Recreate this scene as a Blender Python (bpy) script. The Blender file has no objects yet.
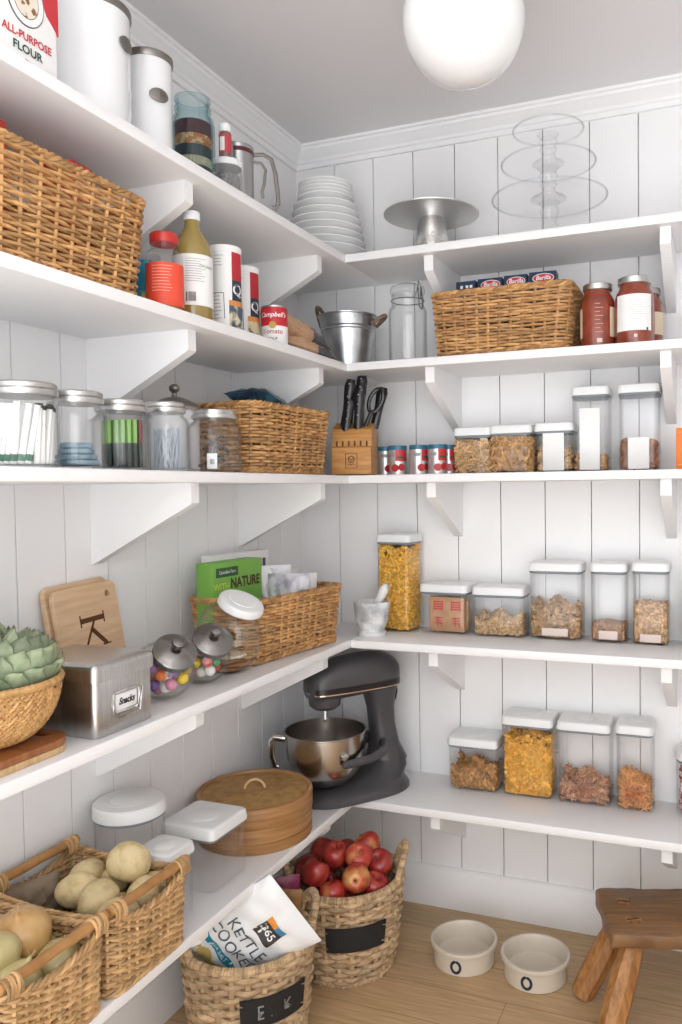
import bpy, math, random
import numpy as np
from mathutils import Matrix, Vector
random.seed(7); rng = np.random.default_rng(7)
PI = math.pi
sc = bpy.context.scene
C = sc.collection

# ------------------------------------------------------------------ camera, light, exposure
def setup_view():
    cam = bpy.data.cameras.new('camera'); co = bpy.data.objects.new('camera', cam); C.objects.link(co)
    yaw, pitch, roll = 0.3625, -0.0311, -0.0121
    right = Vector((math.cos(yaw), math.sin(yaw), 0)); fwd = Vector((-math.sin(yaw), math.cos(yaw), 0)); up = Vector((0, 0, 1))
    f2 = fwd*math.cos(pitch)+up*math.sin(pitch); u2 = up*math.cos(pitch)-fwd*math.sin(pitch)
    r3 = right*math.cos(roll)+u2*math.sin(roll); u3 = u2*math.cos(roll)-right*math.sin(roll)
    M = Matrix((r3, u3, -f2)).transposed().to_4x4(); M.translation = (1.3192, -2.3648, 1.3237)
    co.matrix_world = M
    cam.sensor_fit = 'AUTO'; cam.sensor_width = 36; cam.lens = 798.94/1024*36
    cam.shift_x = -(419.01-341)/1024; cam.shift_y = (514.23-512)/1024
    cam.clip_start = .02
    sc.camera = co
setup_view()
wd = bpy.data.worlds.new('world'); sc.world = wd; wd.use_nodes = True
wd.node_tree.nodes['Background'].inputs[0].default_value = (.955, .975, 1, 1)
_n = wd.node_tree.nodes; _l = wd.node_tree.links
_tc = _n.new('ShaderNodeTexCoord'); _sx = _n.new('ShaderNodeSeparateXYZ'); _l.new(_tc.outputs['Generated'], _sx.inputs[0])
_mr = _n.new('ShaderNodeMapRange'); _mr.inputs[1].default_value = -.5; _mr.inputs[2].default_value = .5; _mr.inputs[3].default_value = 4.3; _mr.inputs[4].default_value = 2.3  # extra brightness added below the horizon to lift ceiling and shelf undersides
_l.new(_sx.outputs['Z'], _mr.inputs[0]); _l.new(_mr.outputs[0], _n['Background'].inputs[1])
def area(name, loc, target, sx, sy, power, col=(1, 1, 1)):
    l = bpy.data.lights.new(name, 'AREA'); l.shape = 'RECTANGLE'; l.size = sx; l.size_y = sy; l.energy = power; l.color = col
    o = bpy.data.objects.new(name, l); C.objects.link(o); o.location = loc
    o.rotation_euler = (Vector(target)-Vector(loc)).to_track_quat('-Z', 'Y').to_euler(); return o
area('window_daylight', (1.75, -3.3, 1.75), (.4, 0, 1.2), 1.1, 1.3, 8, (1, .99, .98))
sc.view_settings.view_transform = 'Standard'; sc.view_settings.look = 'None'
sc.view_settings.gamma = 1; sc.view_settings.use_curve_mapping = False
sc.view_settings.exposure = -0.20
sc.cycles.transparent_max_bounces = 48
sc.cycles.max_bounces = 12
sc.cycles.caustics_reflective = False; sc.cycles.caustics_refractive = False

# ------------------------------------------------------------------ mesh builder
class MB:
    def __init__(s): s.V = []; s.F = []; s.MI = []; s.T = []; s.n = 0
    def add(s, V, F, mi=0, tint=None, M=None):
        V = np.asarray(V, float).reshape(-1, 3)
        if M is not None:
            A = np.array(M); V = V @ A[:3, :3].T + A[:3, 3]
        if isinstance(F, np.ndarray): F = F.tolist()
        o = s.n
        s.F += [[i+o for i in f] for f in F]
        s.V.append(V); s.n += len(V)
        s.MI += [mi]*len(F)
        if tint is None: tint = random.random()
        s.T += (list(tint) if hasattr(tint, '__len__') else [tint]*len(F))
        return s
    def build(s, name, mats, parent=None, loc=(0, 0, 0), rz=0, sharp=35, kind=None):
        me = bpy.data.meshes.new(name)
        V = np.concatenate(s.V)
        me.from_pydata(V.tolist(), [], s.F)
        if not isinstance(mats, (list, tuple)): mats = [mats]
        for m in mats: me.materials.append(m)
        me.polygons.foreach_set('material_index', s.MI)
        me.polygons.foreach_set('use_smooth', [True]*len(s.F))
        a = me.attributes.new('tint', 'FLOAT', 'FACE'); a.data.foreach_set('value', np.array(s.T, dtype=np.float32))
        me.update()
        if sharp: me.set_sharp_from_angle(angle=math.radians(sharp))
        o = bpy.data.objects.new(name, me); C.objects.link(o)
        if parent is not None: o.parent = parent
        o.location = loc; o.rotation_euler = (0, 0, rz)
        if kind: o['kind'] = kind
        return o
    # ---- shapes
    def loft(s, rings, mi=0, c0=True, c1=True, tint=None, M=None, closed=True, cyclic=False):
        k = len(rings[0]); n = len(rings)
        V = np.concatenate([np.asarray(r, float) for r in rings]); F = []
        for i in range(n if cyclic else n-1):
            a, b = i*k, ((i+1) % n)*k
            for j in range(k if closed else k-1):
                j2 = (j+1) % k; F.append([a+j, a+j2, b+j2, b+j])
        if c0 and not cyclic: F.append(list(range(k))[::-1])
        if c1 and not cyclic: F.append([(n-1)*k+j for j in range(k)])
        return s.add(V, F, mi, tint, M)
    def rbox(s, w, d, h, r=.004, b=.003, mi=0, tint=None, M=None, seg=3, at=(0, 0, 0)):
        b = min(b, h*.45, w*.45, d*.45); r = max(min(r, w*.49, d*.49), b*1.02)
        rings = []
        prof = [(0, b)]+[(b-b*math.cos(t*PI/2/2), b-b*math.sin(t*PI/2/2)) for t in (1, 2)]
        for z, i in prof: rings.append([(x+at[0], y+at[1], z+at[2]) for x, y in rrect(w-2*i, d-2*i, max(r-i, .0002), seg)])
        for z, i in prof[::-1]: rings.append([(x+at[0], y+at[1], h-z+at[2]) for x, y in rrect(w-2*i, d-2*i, max(r-i, .0002), seg)])
        return s.loft(rings, mi, True, True, tint, M)
    def lathe(s, prof, n=32, mi=0, tint=None, M=None, a0=0, a1=2*PI, cyclic=False):
        full = abs(a1-a0-2*PI) < 1e-6
        an = [a0+(a1-a0)*i/(n if full else n-1) for i in range(n)]
        V = []; F = []; idx = []
        for r, z in prof:
            if r < 1e-6: idx.append([len(V)]); V.append((0, 0, z))
            else:
                idx.append(list(range(len(V), len(V)+n))); V += [(r*math.cos(a), r*math.sin(a), z) for a in an]
        rows = list(zip(idx, idx[1:]+idx[:1])) if cyclic else list(zip(idx[:-1], idx[1:]))
        for A, B in rows:
            for j in range(n if full else n-1):
                j2 = (j+1) % n
                if len(A) == 1 and len(B) == 1: break
                if len(A) == 1: F.append([A[0], B[j2], B[j]][::-1] if False else [A[0], B[j2], B[j]])
                elif len(B) == 1: F.append([A[j], A[j2], B[0]])
                else: F.append([A[j], A[j2], B[j2], B[j]])
        return s.add(V, F, mi, tint, M)
    def tube(s, pts, r, n=6, closed=False, mi=0, tint=None, M=None, flat=1.0, up=None):
        P = np.asarray(pts, float); k = len(P)
        R = np.full(k, r) if np.isscalar(r) else np.asarray(r, float)
        if closed: T = np.roll(P, -1, 0)-np.roll(P, 1, 0)
        else: T = np.gradient(P, axis=0)
        T /= (np.linalg.norm(T, axis=1)[:, None]+1e-12)
        if up is not None:
            U = np.tile(np.array(up, float), (k, 1))
            Nn = np.cross(U, T); Nn /= (np.linalg.norm(Nn, axis=1)[:, None]+1e-9); B = np.cross(T, Nn)
        else:
            Nn = np.zeros((k, 3)); v = np.array([0, 0, 1.]) if abs(T[0][2]) < .9 else np.array([1., 0, 0])
            v = np.cross(v, T[0]); v /= np.linalg.norm(v)
            for i in range(k):
                v = v-T[i]*(v@T[i]); v /= (np.linalg.norm(v)+1e-12); Nn[i] = v
            B = np.cross(T, Nn)
        an = np.arange(n)*2*PI/n
        V = (P[:, None, :]+R[:, None, None]*(np.cos(an)[None, :, None]*Nn[:, None, :]*flat+np.sin(an)[None, :, None]*B[:, None, :])).reshape(-1, 3)
        i = np.arange(k if closed else k-1); j = np.arange(n)
        I, J = np.meshgrid(i, j, indexing='ij'); I2 = (I+1) % k; J2 = (J+1) % n
        F = np.stack([I*n+J, I*n+J2, I2*n+J2, I2*n+J], -1).reshape(-1, 4).tolist()
        if not closed: F.append(list(range(n))[::-1]); F.append([(k-1)*n+q for q in range(n)])
        if tint is not None and hasattr(tint, '__len__') and not closed: tint = list(tint)+[tint[0], tint[-1]]
        return s.add(V, F, mi, tint, M)
    def ball(s, c, r, nu=14, nv=9, mi=0, tint=None, M=None, disp=None):
        rx, ry, rz = (r, r, r) if np.isscalar(r) else r
        V = [(0, 0, -1.)]
        for i in range(1, nv):
            t = -PI/2+PI*i/nv
            V += [(math.cos(t)*math.cos(2*PI*j/nu), math.cos(t)*math.sin(2*PI*j/nu), math.sin(t)) for j in range(nu)]
        V.append((0, 0, 1.)); V = np.array(V)
        if disp is not None: V = V*disp(V)[:, None]
        V = V*np.array([rx, ry, rz])+np.array(c)
        F = [[0, 1+(j+1) % nu, 1+j] for j in range(nu)]
        for i in range(nv-2):
            for j in range(nu):
                a = 1+i*nu; b = a+nu; F.append([a+j, a+(j+1) % nu, b+(j+1) % nu, b+j])
        a = 1+(nv-2)*nu; e = len(V)-1
        F += [[a+j, a+(j+1) % nu, e] for j in range(nu)]
        return s.add(V, F, mi, tint, M)
    def prism(s, poly, y0, y1, mi=0, tint=None, M=None):   # polygon in (x,z), extruded along y
        k = len(poly); V = [(x, y0, z) for x, z in poly]+[(x, y1, z) for x, z in poly]
        F = [[j, (j+1) % k, k+(j+1) % k, k+j] for j in range(k)]+[list(range(k))[::-1], [k+j for j in range(k)]]
        return s.add(V, F, mi, tint, M)
    def arc(s, r, z0, z1, a0, a1, n=24, mi=0, tint=None, M=None, r1=None, th=.0004):
        r1 = r if r1 is None else r1
        an = [a0+(a1-a0)*i/n for i in range(n+1)]
        rings = [[((r)*math.cos(a), (r)*math.sin(a), z0), ((r1)*math.cos(a), (r1)*math.sin(a), z1), ((r1+th)*math.cos(a), (r1+th)*math.sin(a), z1), ((r+th)*math.cos(a), (r+th)*math.sin(a), z0)] for a in an]
        return s.loft(rings, mi, True, True, tint, M)

def rrect(w, d, r, n=4):
    pts = []
    for cx, cy, a0 in ((w/2-r, d/2-r, 0), (-w/2+r, d/2-r, PI/2), (-w/2+r, -d/2+r, PI), (w/2-r, -d/2+r, 1.5*PI)):
        for i in range(n+1):
            a = a0+PI/2*i/n; pts.append((cx+r*math.cos(a), cy+r*math.sin(a)))
    return pts
def circ(r, n=40): return [(r*math.cos(2*PI*i/n), r*math.sin(2*PI*i/n)) for i in range(n)]
def at3(o, z): return [(x, y, z) for x, y in o]
def scl(o, sx, sy=None): sy = sx if sy is None else sy; return [(x*sx, y*sy) for x, y in o]
def resample(o, n):
    P = np.array(o+[o[0]]); L = np.r_[0, np.cumsum(np.linalg.norm(np.diff(P, axis=0), axis=1))]
    t = np.linspace(0, L[-1], n, endpoint=False)
    return np.stack([np.interp(t, L, P[:, 0]), np.interp(t, L, P[:, 1])], 1), L[-1]
def RX(a): return Matrix.Rotation(a, 4, 'X')
def RY(a): return Matrix.Rotation(a, 4, 'Y')
def RZ(a): return Matrix.Rotation(a, 4, 'Z')
def TR(x, y, z): return Matrix.Translation((x, y, z))
def face_cam(x, y, off=0): return math.atan2(-2.365-y, 1.319-x)+PI/2+off

def tag(o, label, cat, group=None, kind=None):
    o['label'] = label; o['category'] = cat
    if group: o['group'] = group
    if kind: o['kind'] = kind
    return o
def thing(name, label, cat, loc=(0, 0, 0), rz=0, group=None):
    o = bpy.data.objects.new(name, None); C.objects.link(o); o.empty_display_size = .03
    o.location = loc; o.rotation_euler = (0, 0, rz)
    return tag(o, label, cat, group)
def struct(o): o['kind'] = 'structure'; return o

# ------------------------------------------------------------------ materials
def lin(h):
    if isinstance(h, str):
        h = h.lstrip('#'); h = ''.join(c*2 for c in h) if len(h) == 3 else h; h = [int(h[i:i+2], 16)/255 for i in (0, 2, 4)]
    return tuple(c/12.92 if c <= .04045 else ((c+.055)/1.055)**2.4 for c in h)+(1,)
def mk(name, col, rough=.5, metal=0, col2=None, nscale=20, stretch=(1, 1, 1), lo=.35, hi=.65, bump=0, bscale=None, tint=0, coat=0, rnd=0, detail=4, spec=.5, wave=None):
    m = bpy.data.materials.new(name); m.use_nodes = True; nt = m.node_tree; N = nt.nodes; L = nt.links
    b = N['Principled BSDF']; b.inputs['Roughness'].default_value = rough; b.inputs['Metallic'].default_value = metal
    b.inputs['Coat Weight'].default_value = coat; b.inputs['Coat Roughness'].default_value = .1; b.inputs['Specular IOR Level'].default_value = spec
    src = None
    tc = N.new('ShaderNodeTexCoord'); mp = N.new('ShaderNodeMapping'); mp.inputs['Scale'].default_value = stretch
    L.new(tc.outputs['Object'], mp.inputs[0])
    noi = N.new('ShaderNodeTexNoise'); noi.noise_dimensions = '4D'; noi.inputs['Scale'].default_value = nscale; noi.inputs['Detail'].default_value = detail
    L.new(mp.outputs[0], noi.inputs['Vector'])
    oi = N.new('ShaderNodeObjectInfo'); mu = N.new('ShaderNodeMath'); mu.operation = 'MULTIPLY'; mu.inputs[1].default_value = 37.0
    L.new(oi.outputs['Random'], mu.inputs[0]); L.new(mu.outputs[0], noi.inputs['W'])
    rgb = N.new('ShaderNodeRGB'); rgb.outputs[0].default_value = lin(col); src = rgb.outputs[0]
    if col2:
        rm = N.new('ShaderNodeMapRange'); rm.inputs[1].default_value = lo; rm.inputs[2].default_value = hi
        L.new(noi.outputs['Fac'], rm.inputs[0])
        mx = N.new('ShaderNodeMix'); mx.data_type = 'RGBA'; mx.inputs[6].default_value = lin(col); mx.inputs[7].default_value = lin(col2)
        L.new(rm.outputs[0], mx.inputs[0]); src = mx.outputs[2]
    if tint or rnd:
        hs = N.new('ShaderNodeHueSaturation'); L.new(src, hs.inputs['Color']); src = hs.outputs[0]
        mr = N.new('ShaderNodeMapRange')
        if tint:
            at = N.new('ShaderNodeAttribute'); at.attribute_name = 'tint'; L.new(at.outputs['Fac'], mr.inputs[0]); k = tint
        else: L.new(oi.outputs['Random'], mr.inputs[0]); k = rnd
        mr.inputs[3].default_value = 1-k; mr.inputs[4].default_value = 1+k
        L.new(mr.outputs[0], hs.inputs['Value'])
    L.new(src, b.inputs['Base Color'])
    if bump:
        bp = N.new('ShaderNodeBump'); bp.inputs['Strength'].default_value = bump; bp.inputs['Distance'].default_value = .002
        h = noi.outputs['Fac']
        if wave:
            wv = N.new('ShaderNodeTexWave'); wv.inputs['Scale'].default_value = wave[0]; wv.bands_direction = wave[1]; wv.inputs['Distortion'].default_value = 1.0
            L.new(tc.outputs['Object'], wv.inputs['Vector']); h = wv.outputs['Fac']
        elif bscale:
            n2 = N.new('ShaderNodeTexNoise'); n2.inputs['Scale'].default_value = bscale; L.new(mp.outputs[0], n2.inputs['Vector']); h = n2.outputs['Fac']
        L.new(h, bp.inputs['Height']); L.new(bp.outputs[0], b.inputs['Normal'])
    return m
def clear(name, tcol=(.985, .985, .985), edge=(.72, .74, .75), ior=1.45, rough=.02, power=.25):
    m = bpy.data.materials.new(name); m.use_nodes = True; nt = m.node_tree; N = nt.nodes; L = nt.links
    N.remove(N['Principled BSDF']); out = N['Material Output']
    lw = N.new('ShaderNodeLayerWeight'); lw.inputs[0].default_value = .5
    def math_(op, a_, v):
        q = N.new('ShaderNodeMath'); q.operation = op; L.new(a_, q.inputs[0]); q.inputs[1].default_value = v; return q.outputs[0]
    f0 = ((ior-1)/(ior+1))**2
    fr = math_('ADD', math_('MULTIPLY', math_('POWER', lw.outputs['Facing'], 5), .55), f0)
    eg = math_('POWER', lw.outputs['Facing'], 1/power)
    mx = N.new('ShaderNodeMix'); mx.data_type = 'RGBA'; mx.inputs[6].default_value = tcol+(1,); mx.inputs[7].default_value = edge+(1,)
    L.new(eg, mx.inputs[0])
    tb = N.new('ShaderNodeBsdfTransparent'); L.new(mx.outputs[2], tb.inputs[0])
    gl = N.new('ShaderNodeBsdfGlossy'); gl.inputs['Roughness'].default_value = rough; gl.inputs[0].default_value = (1, 1, 1, 1)
    ms = N.new('ShaderNodeMixShader'); L.new(fr, ms.inputs[0]); L.new(tb.outputs[0], ms.inputs[1]); L.new(gl.outputs[0], ms.inputs[2])
    L.new(ms.outputs[0], out.inputs[0]); return m

WHITE = mk('white_paint', '#f3f2f2', .42, bump=.05, nscale=60)
WALL = mk('wall_paint', '#f2f1f1', .5, bump=.04, nscale=40)
CEIL = mk('ceiling_paint', '#f0eeef', .8)
def wood_floor():
    m = mk('oak_floor', '#d6b68e', .45, col2='#b6966c', nscale=9, stretch=(1, 22, 1), lo=.3, hi=.7, bump=.12, detail=8)
    nt = m.node_tree; N = nt.nodes; L = nt.links; b = N['Principled BSDF']
    tc = N.new('ShaderNodeTexCoord'); br = N.new('ShaderNodeTexBrick'); br.inputs['Scale'].default_value = 1; br.inputs['Brick Width'].default_value = 1.6
    br.inputs['Row Height'].default_value = .135; br.inputs['Mortar Size'].default_value = .0012; br.inputs['Mortar Smooth'].default_value = .3
    br.inputs['Color1'].default_value = (.92, .92, .92, 1); br.inputs['Color2'].default_value = (1.1, 1.1, 1.08, 1); br.inputs['Mortar'].default_value = (.55, .5, .45, 1)
    L.new(tc.outputs['Object'], br.inputs['Vector'])
    src = b.inputs['Base Color'].links[0].from_socket
    mx = N.new('ShaderNodeMix'); mx.data_type = 'RGBA'; mx.blend_type = 'MULTIPLY'; mx.inputs[0].default_value = 1
    L.new(src, mx.inputs[6]); L.new(br.outputs['Color'], mx.inputs[7]); L.new(mx.outputs[2], b.inputs['Base Color']); return m
FLOOR = wood_floor()
WICKER = mk('honey_wicker', '#c99c66', .55, col2='#ab7b49', nscale=45, tint=.38, bump=.2, bscale=300)
WICKER2 = mk('pale_wicker', '#cba677', .55, col2='#b08a5c', nscale=40, tint=.38, bump=.2, bscale=300)
SEAGRASS = mk('seagrass', '#cdb18d', .75, col2='#ad8f6b', nscale=60, stretch=(1, 1, 2), tint=.28, bump=.6, bscale=220)
STICK = mk('cane_stick', '#b98a55', .5, col2='#a27240', nscale=30, bump=.1)
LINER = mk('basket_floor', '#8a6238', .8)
PLASTIC = clear('clear_plastic', (.997, .997, .998), (.58, .61, .63), 1.34, .03, .14)
GLASS = clear('clear_glass', (.994, .996, .996), (.36, .40, .42), 1.42, .01, .22)
FINE = clear('fine_glass', (.992, .993, .993), (.55, .57, .58), 1.42, .01, .24)
PLATEG = clear('plate_glass', (.996, .996, .996), (.86, .87, .88), 1.25, .01, .14)
RIMG = clear('rim_glass', (.93, .94, .945), (.40, .43, .44), 1.42, .01, .34)
TEAL = clear('teal_glass', (.87, .945, .955), (.26, .46, .50), 1.45, .01, .35)
LID = mk('white_lid_plastic', '#eceded', .3)
GASKET = mk('grey_gasket', '#7f868c', .4)
CHROME = mk('chrome', '#d8d8d8', .12, 1)
STEEL = mk('brushed_steel', '#b9b6b2', .3, 1, col2='#a8a5a1', nscale=10, stretch=(1, 1, 30))
TINLID = mk('zinc_lid', '#c9c8c6', .34, 1)
GALV = mk('galvanised', '#d2d4d6', .33, 1, col2='#b4b7ba', nscale=25)
CERAM = mk('white_porcelain', '#f8f8f7', .18, coat=.5)
ENAMEL = mk('white_enamel', '#efeff0', .22, coat=.4)
PEWTER = mk('pewter', '#8d8984', .35, 1)
BLACK = mk('black_plastic', '#18181a', .35)
GRAPH = mk('graphite_paint', '#474548', .42, coat=.15)
DGREY = mk('dark_band', '#1d1517', .3)
CREAM = mk('cream_stoneware', '#d8cdbc', .35, coat=.3)
NAVY = mk('navy_print', '#23283a', .6)
INK = mk('black_ink', '#232021', .6)
GREYINK = mk('grey_ink', '#9a9a9a', .6)
PAPER = mk('white_paper', '#f1f0ee', .6)
RED = mk('red_print', '#c8323c', .5)
def flat(name, col, rough=.5, **k): return mk(name, col, rough, **k)

# ------------------------------------------------------------------ lettering
def lettering(s, size, mat, parent, M, bend=None, name='lettering', off=0.0, shear=0, ext=.0002, sx=1.0):
    cu = bpy.data.curves.new('t', 'FONT'); cu.body = s; cu.size = size; cu.align_x = 'CENTER'; cu.align_y = 'CENTER'; cu.offset = off; cu.shear = shear
    cu.resolution_u = 3
    ob = bpy.data.objects.new('t', cu); C.objects.link(ob)
    dg = bpy.context.evaluated_depsgraph_get(); dg.update()
    me0 = ob.evaluated_get(dg).to_mesh()
    V = np.array([v.co[:] for v in me0.vertices]).reshape(-1, 3); F = [list(p.vertices) for p in me0.polygons]
    ob.evaluated_get(dg).to_mesh_clear(); bpy.data.objects.remove(ob); bpy.data.curves.remove(cu)
    X = V[:, 0]*sx; Z = V[:, 1]
    if bend: W = np.stack([bend*np.sin(X/bend), -bend*np.cos(X/bend), Z], 1)      # wraps round a cylinder, reading from -y
    else: W = np.stack([X, np.zeros(len(X))-ext, Z], 1)
    mb = MB(); mb.add(W, F, 0, .5, M); return mb.build(name, mat, parent, sharp=0)

# ------------------------------------------------------------------ room
Z = {1: 1.999, 2: 1.689, 3: 1.3664, 4: .8884, 5: .4216}
TH = .0236; DL = .3091; DB = .2769; HC = 2.44; XR = 2.2; XS = 1.85; YF = -2.95
def board_wall(name, axis, start, step, length):
    # tongue-and-groove boards: the plan profile has a small V at every joint
    prof = [(0, 0)]; u = start
    while u < length:
        prof += [(u-.0020, 0), (u-.0012, -.001), (u-.0012, -.014), (u+.0012, -.014), (u+.0012, -.001), (u+.0020, 0)]; u += step
    prof.append((length, 0))
    outline = prof+[(length, -.05), (0, -.05)]
    mb = MB(); k = len(outline)
    def P(u, w, z): return (u, -w, z) if axis == 'x' else (w, -u, z)
    V = [P(u, w, 0) for u, w in outline]+[P(u, w, HC) for u, w in outline]
    F = [[j, (j+1) % k, k+(j+1) % k, k+j] for j in range(k)]+[[k+j for j in range(k)], list(range(k))[::-1]]
    mb.add(V, F); return struct(mb.build(name, WALL, sharp=20))
def slab(name, x0, x1, y0, y1, z0, z1, m):
    mb = MB(); mb.rbox(x1-x0, y1-y0, z1-z0, .001, .0008, at=((x0+x1)/2, (y0+y1)/2, z0)); return struct(mb.build(name, m))
slab('floor', -.05, 2.2, -2.6, .05, -.05, 0, FLOOR)
slab('ceiling', -.05, XR, YF, .05, HC, HC+.05, CEIL)
slab('wall_right', 2.2, 2.25, YF, .05, 0, HC, WALL)
board_wall('wall_back', 'x', .1427, .13656, XR)
board_wall('wall_left', 'y', .1390, .1275, -YF)
# crown moulding and baseboards, mitred in the corner
def sweep(name, prof, m, left):
    mb = MB()
    if left: r0 = [(u, -u, z) for u, z in prof]; r1 = [(u, YF, z) for u, z in prof]
    else: r0 = [(u, -u, z) for u, z in prof]; r1 = [(XR, -u, z) for u, z in prof]
    mb.loft([r0, r1]); return struct(mb.build(name, m, sharp=25))
crown = [(0, 2.378), (.010, 2.378), (.012, 2.392), (.018, 2.394), (.020, 2.402), (.026, 2.406), (.034, 2.417), (.045, 2.424), (.047, 2.431), (.054, 2.433), (.056, 2.44), (0, 2.44)]
sweep('trim_1', crown, WHITE, True); sweep('trim_2', crown, WHITE, False)
base = [(0, 0), (.018, 0), (.018, .112), (.014, .122), (.008, .127), (0, .128)]
sweep('baseboard_left', base, WHITE, True); sweep('baseboard_back', base, WHITE, False)

# shelves: boards with their bracket parts
WHERE = {1: 'topmost', 2: 'second from the top', 3: 'middle', 4: 'fourth from the top', 5: 'lowest'}
HOLD_L = {1: 'carrying the canisters and teal jar', 2: 'carrying the bottle and oat tubes', 3: 'carrying the row of lidded jars', 4: 'carrying the metal tin and candy jars', 5: 'carrying the potato basket and steamer'}
HOLD_B = {1: 'carrying the glass cake stands', 2: 'carrying the long basket and sauce jars', 3: 'carrying the small cans', 4: 'carrying the mortar', 5: 'carrying the four cereal containers'}
def bracket(reach, drop, th=.027):
    mb = MB(); nose = .042
    poly = [(0, 0), (reach, 0), (reach, -nose), (reach-.004, -nose-.004), (.006, -drop), (0, -drop)]
    mb.prism(poly, -th/2, th/2); return mb
for i in range(1, 6):
    t = thing('wall_shelf', f'white left wall shelf, {WHERE[i]}, {HOLD_L[i]}', 'shelf', (0, 0, Z[i]), 0, 'left wall shelves')
    mb = MB(); L = 2.2; mb.rbox(DL-.0005, L, TH, .001, .003, at=(DL/2+.0005, -L/2-.0005, -TH)); mb.build('shelf_board', WHITE, t)
    for y in (-.945, -.363):
        bracket(.272, .178).build('bracket', WHITE, t, (.0005, y, -TH))
    t = thing('wall_shelf', f'white back wall shelf, {WHERE[i]}, {HOLD_B[i]}', 'shelf', (0, 0, Z[i]), 0, 'back wall shelves')
    mb = MB(); mb.rbox(XS-DL-.001, DB, TH, .001, .003, at=((XS+DL)/2, -DB/2-.0005, -TH)); mb.build('shelf_board', WHITE, t)
    for x in (.555, 1.187):
        bracket(.25, .166).build('bracket', WHITE, t, (x, -.0005, -TH), -PI/2)

# ------------------------------------------------------------------ baskets
def woven(outline_at, h, r, stake, amp, rows=None, hf=None, tint_seg=True, nside=5, gap=.93):
    # horizontal strands passing in front of and behind upright stakes
    mb = MB()
    o0, L = resample(outline_at(.5), 200)
    ns = int(L/stake); ns -= ns % 2; ns += 1      # odd number: the over-under swaps on every row
    k = ns*4
    rows = rows or int(h/(2*r*gap))
    for q in range(rows):
        t = (q+.5)/rows
        P, _ = resample(outline_at(t), k)
        tan = np.roll(P, -1, 0)-np.roll(P, 1, 0); tan /= np.linalg.norm(tan, axis=1)[:, None]
        nor = np.stack([tan[:, 1], -tan[:, 0]], 1)
        ph = np.arange(k)/4*PI+q*PI
        off = amp*np.cos(ph)+rng.normal(0, amp*.12, k)
        z = np.full(k, t*h)
        if hf is not None: z = z*hf(P)
        z = z+np.interp(np.arange(k), np.linspace(0, k, 14), rng.normal(0, r*.35, 14))
        pts = np.column_stack([P+nor*off[:, None], z])
        tn = np.interp(np.arange(k), np.linspace(0, k, 9), rng.random(9)).repeat(nside)
        mb.tube(pts, r*rng.uniform(.88, 1.12), nside, True, 0, tn, up=(0, 0, 1))
    # stakes
    for s in range(ns):
        pts = []
        for t in (0, .33, .66, 1):
            P, _ = resample(outline_at(t), ns); p = P[s]
            zz = t*h*(hf(P)[s] if hf is not None else 1)
            pts.append((p[0], p[1], zz))
        mb.tube(pts, r*1.05, 5, False, 0, random.random())
    return mb
def braid(path, r, n=3, turns=40, nside=5, spread=1.0, closed=True):
    mb = MB(); P = np.asarray(path, float); k = len(P)
    T = np.roll(P, -1, 0)-np.roll(P, 1, 0)
    if not closed: T = np.gradient(P, axis=0)
    T /= np.linalg.norm(T, axis=1)[:, None]
    N = np.cross(T, [0, 0, 1.]); N /= (np.linalg.norm(N, axis=1)[:, None]+1e-9); B = np.cross(N, T)
    for i in range(n):
        a = np.arange(k)/k*2*PI*turns+2*PI*i/n
        pts = P+(N*np.cos(a)[:, None]+B*np.sin(a)[:, None])*r*spread
        tn = np.interp(np.arange(k if closed else k-1), np.linspace(0, k, 30), rng.random(30)).repeat(nside)
        mb.tube(pts, r, nside, closed, 0, tn)
    return mb
def rect_basket(t, w, d, h, fl=.02, r=.0045, stake=.03, mat=None, rr=.03, hf=None, rim=True):
    mat = mat or WICKER
    def outl(q): return rrect(w-2*fl*(1-q), d-2*fl*(1-q), rr, 6)
    h0 = .012
    wo = woven(lambda q: outl(q), h-h0, r, stake, r*1.0, hf=hf); wo.build('woven_side', mat, t, (0, 0, h0))
    P, L = resample(outl(1.0), 260)
    zz = (np.full(260, h-.004) if hf is None else h0+(h-h0)*hf(P))
    braid(np.column_stack([P, zz]), r*1.0, 3, int(L/.045), 5).build('rim', mat, t)
    P0, L0 = resample(outl(.0), 200)
    braid(np.column_stack([P0, np.full(200, r*2.2)]), r*1.05, 3, int(L0/.05), 5).build('base_rim', mat, t)
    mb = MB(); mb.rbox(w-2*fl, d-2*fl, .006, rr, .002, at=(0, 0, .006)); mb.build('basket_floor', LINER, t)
def wrapped_path(path, r, closed=True, pitch=.007, nside=8):
    P = np.asarray(path, float)
    seg = np.linalg.norm(np.diff(np.vstack([P, P[:1]]) if closed else P, axis=0), axis=1); L = seg.sum()
    n = int(L/pitch*4); t = np.linspace(0, L, n, endpoint=not closed); cum = np.r_[0, np.cumsum(seg)]
    Q = np.vstack([P, P[:1]]) if closed else P
    pts = np.stack([np.interp(t, cum, Q[:, i]) for i in range(3)], 1)
    rad = r*(1+.10*np.cos(np.arange(n)/4*2*PI))
    m = n if closed else n-1
    tn = np.repeat(rng.random(m//4+2), 4)[:m].repeat(nside)
    mb = MB(); mb.tube(pts, rad, nside, closed, 0, tn); return mb
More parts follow.
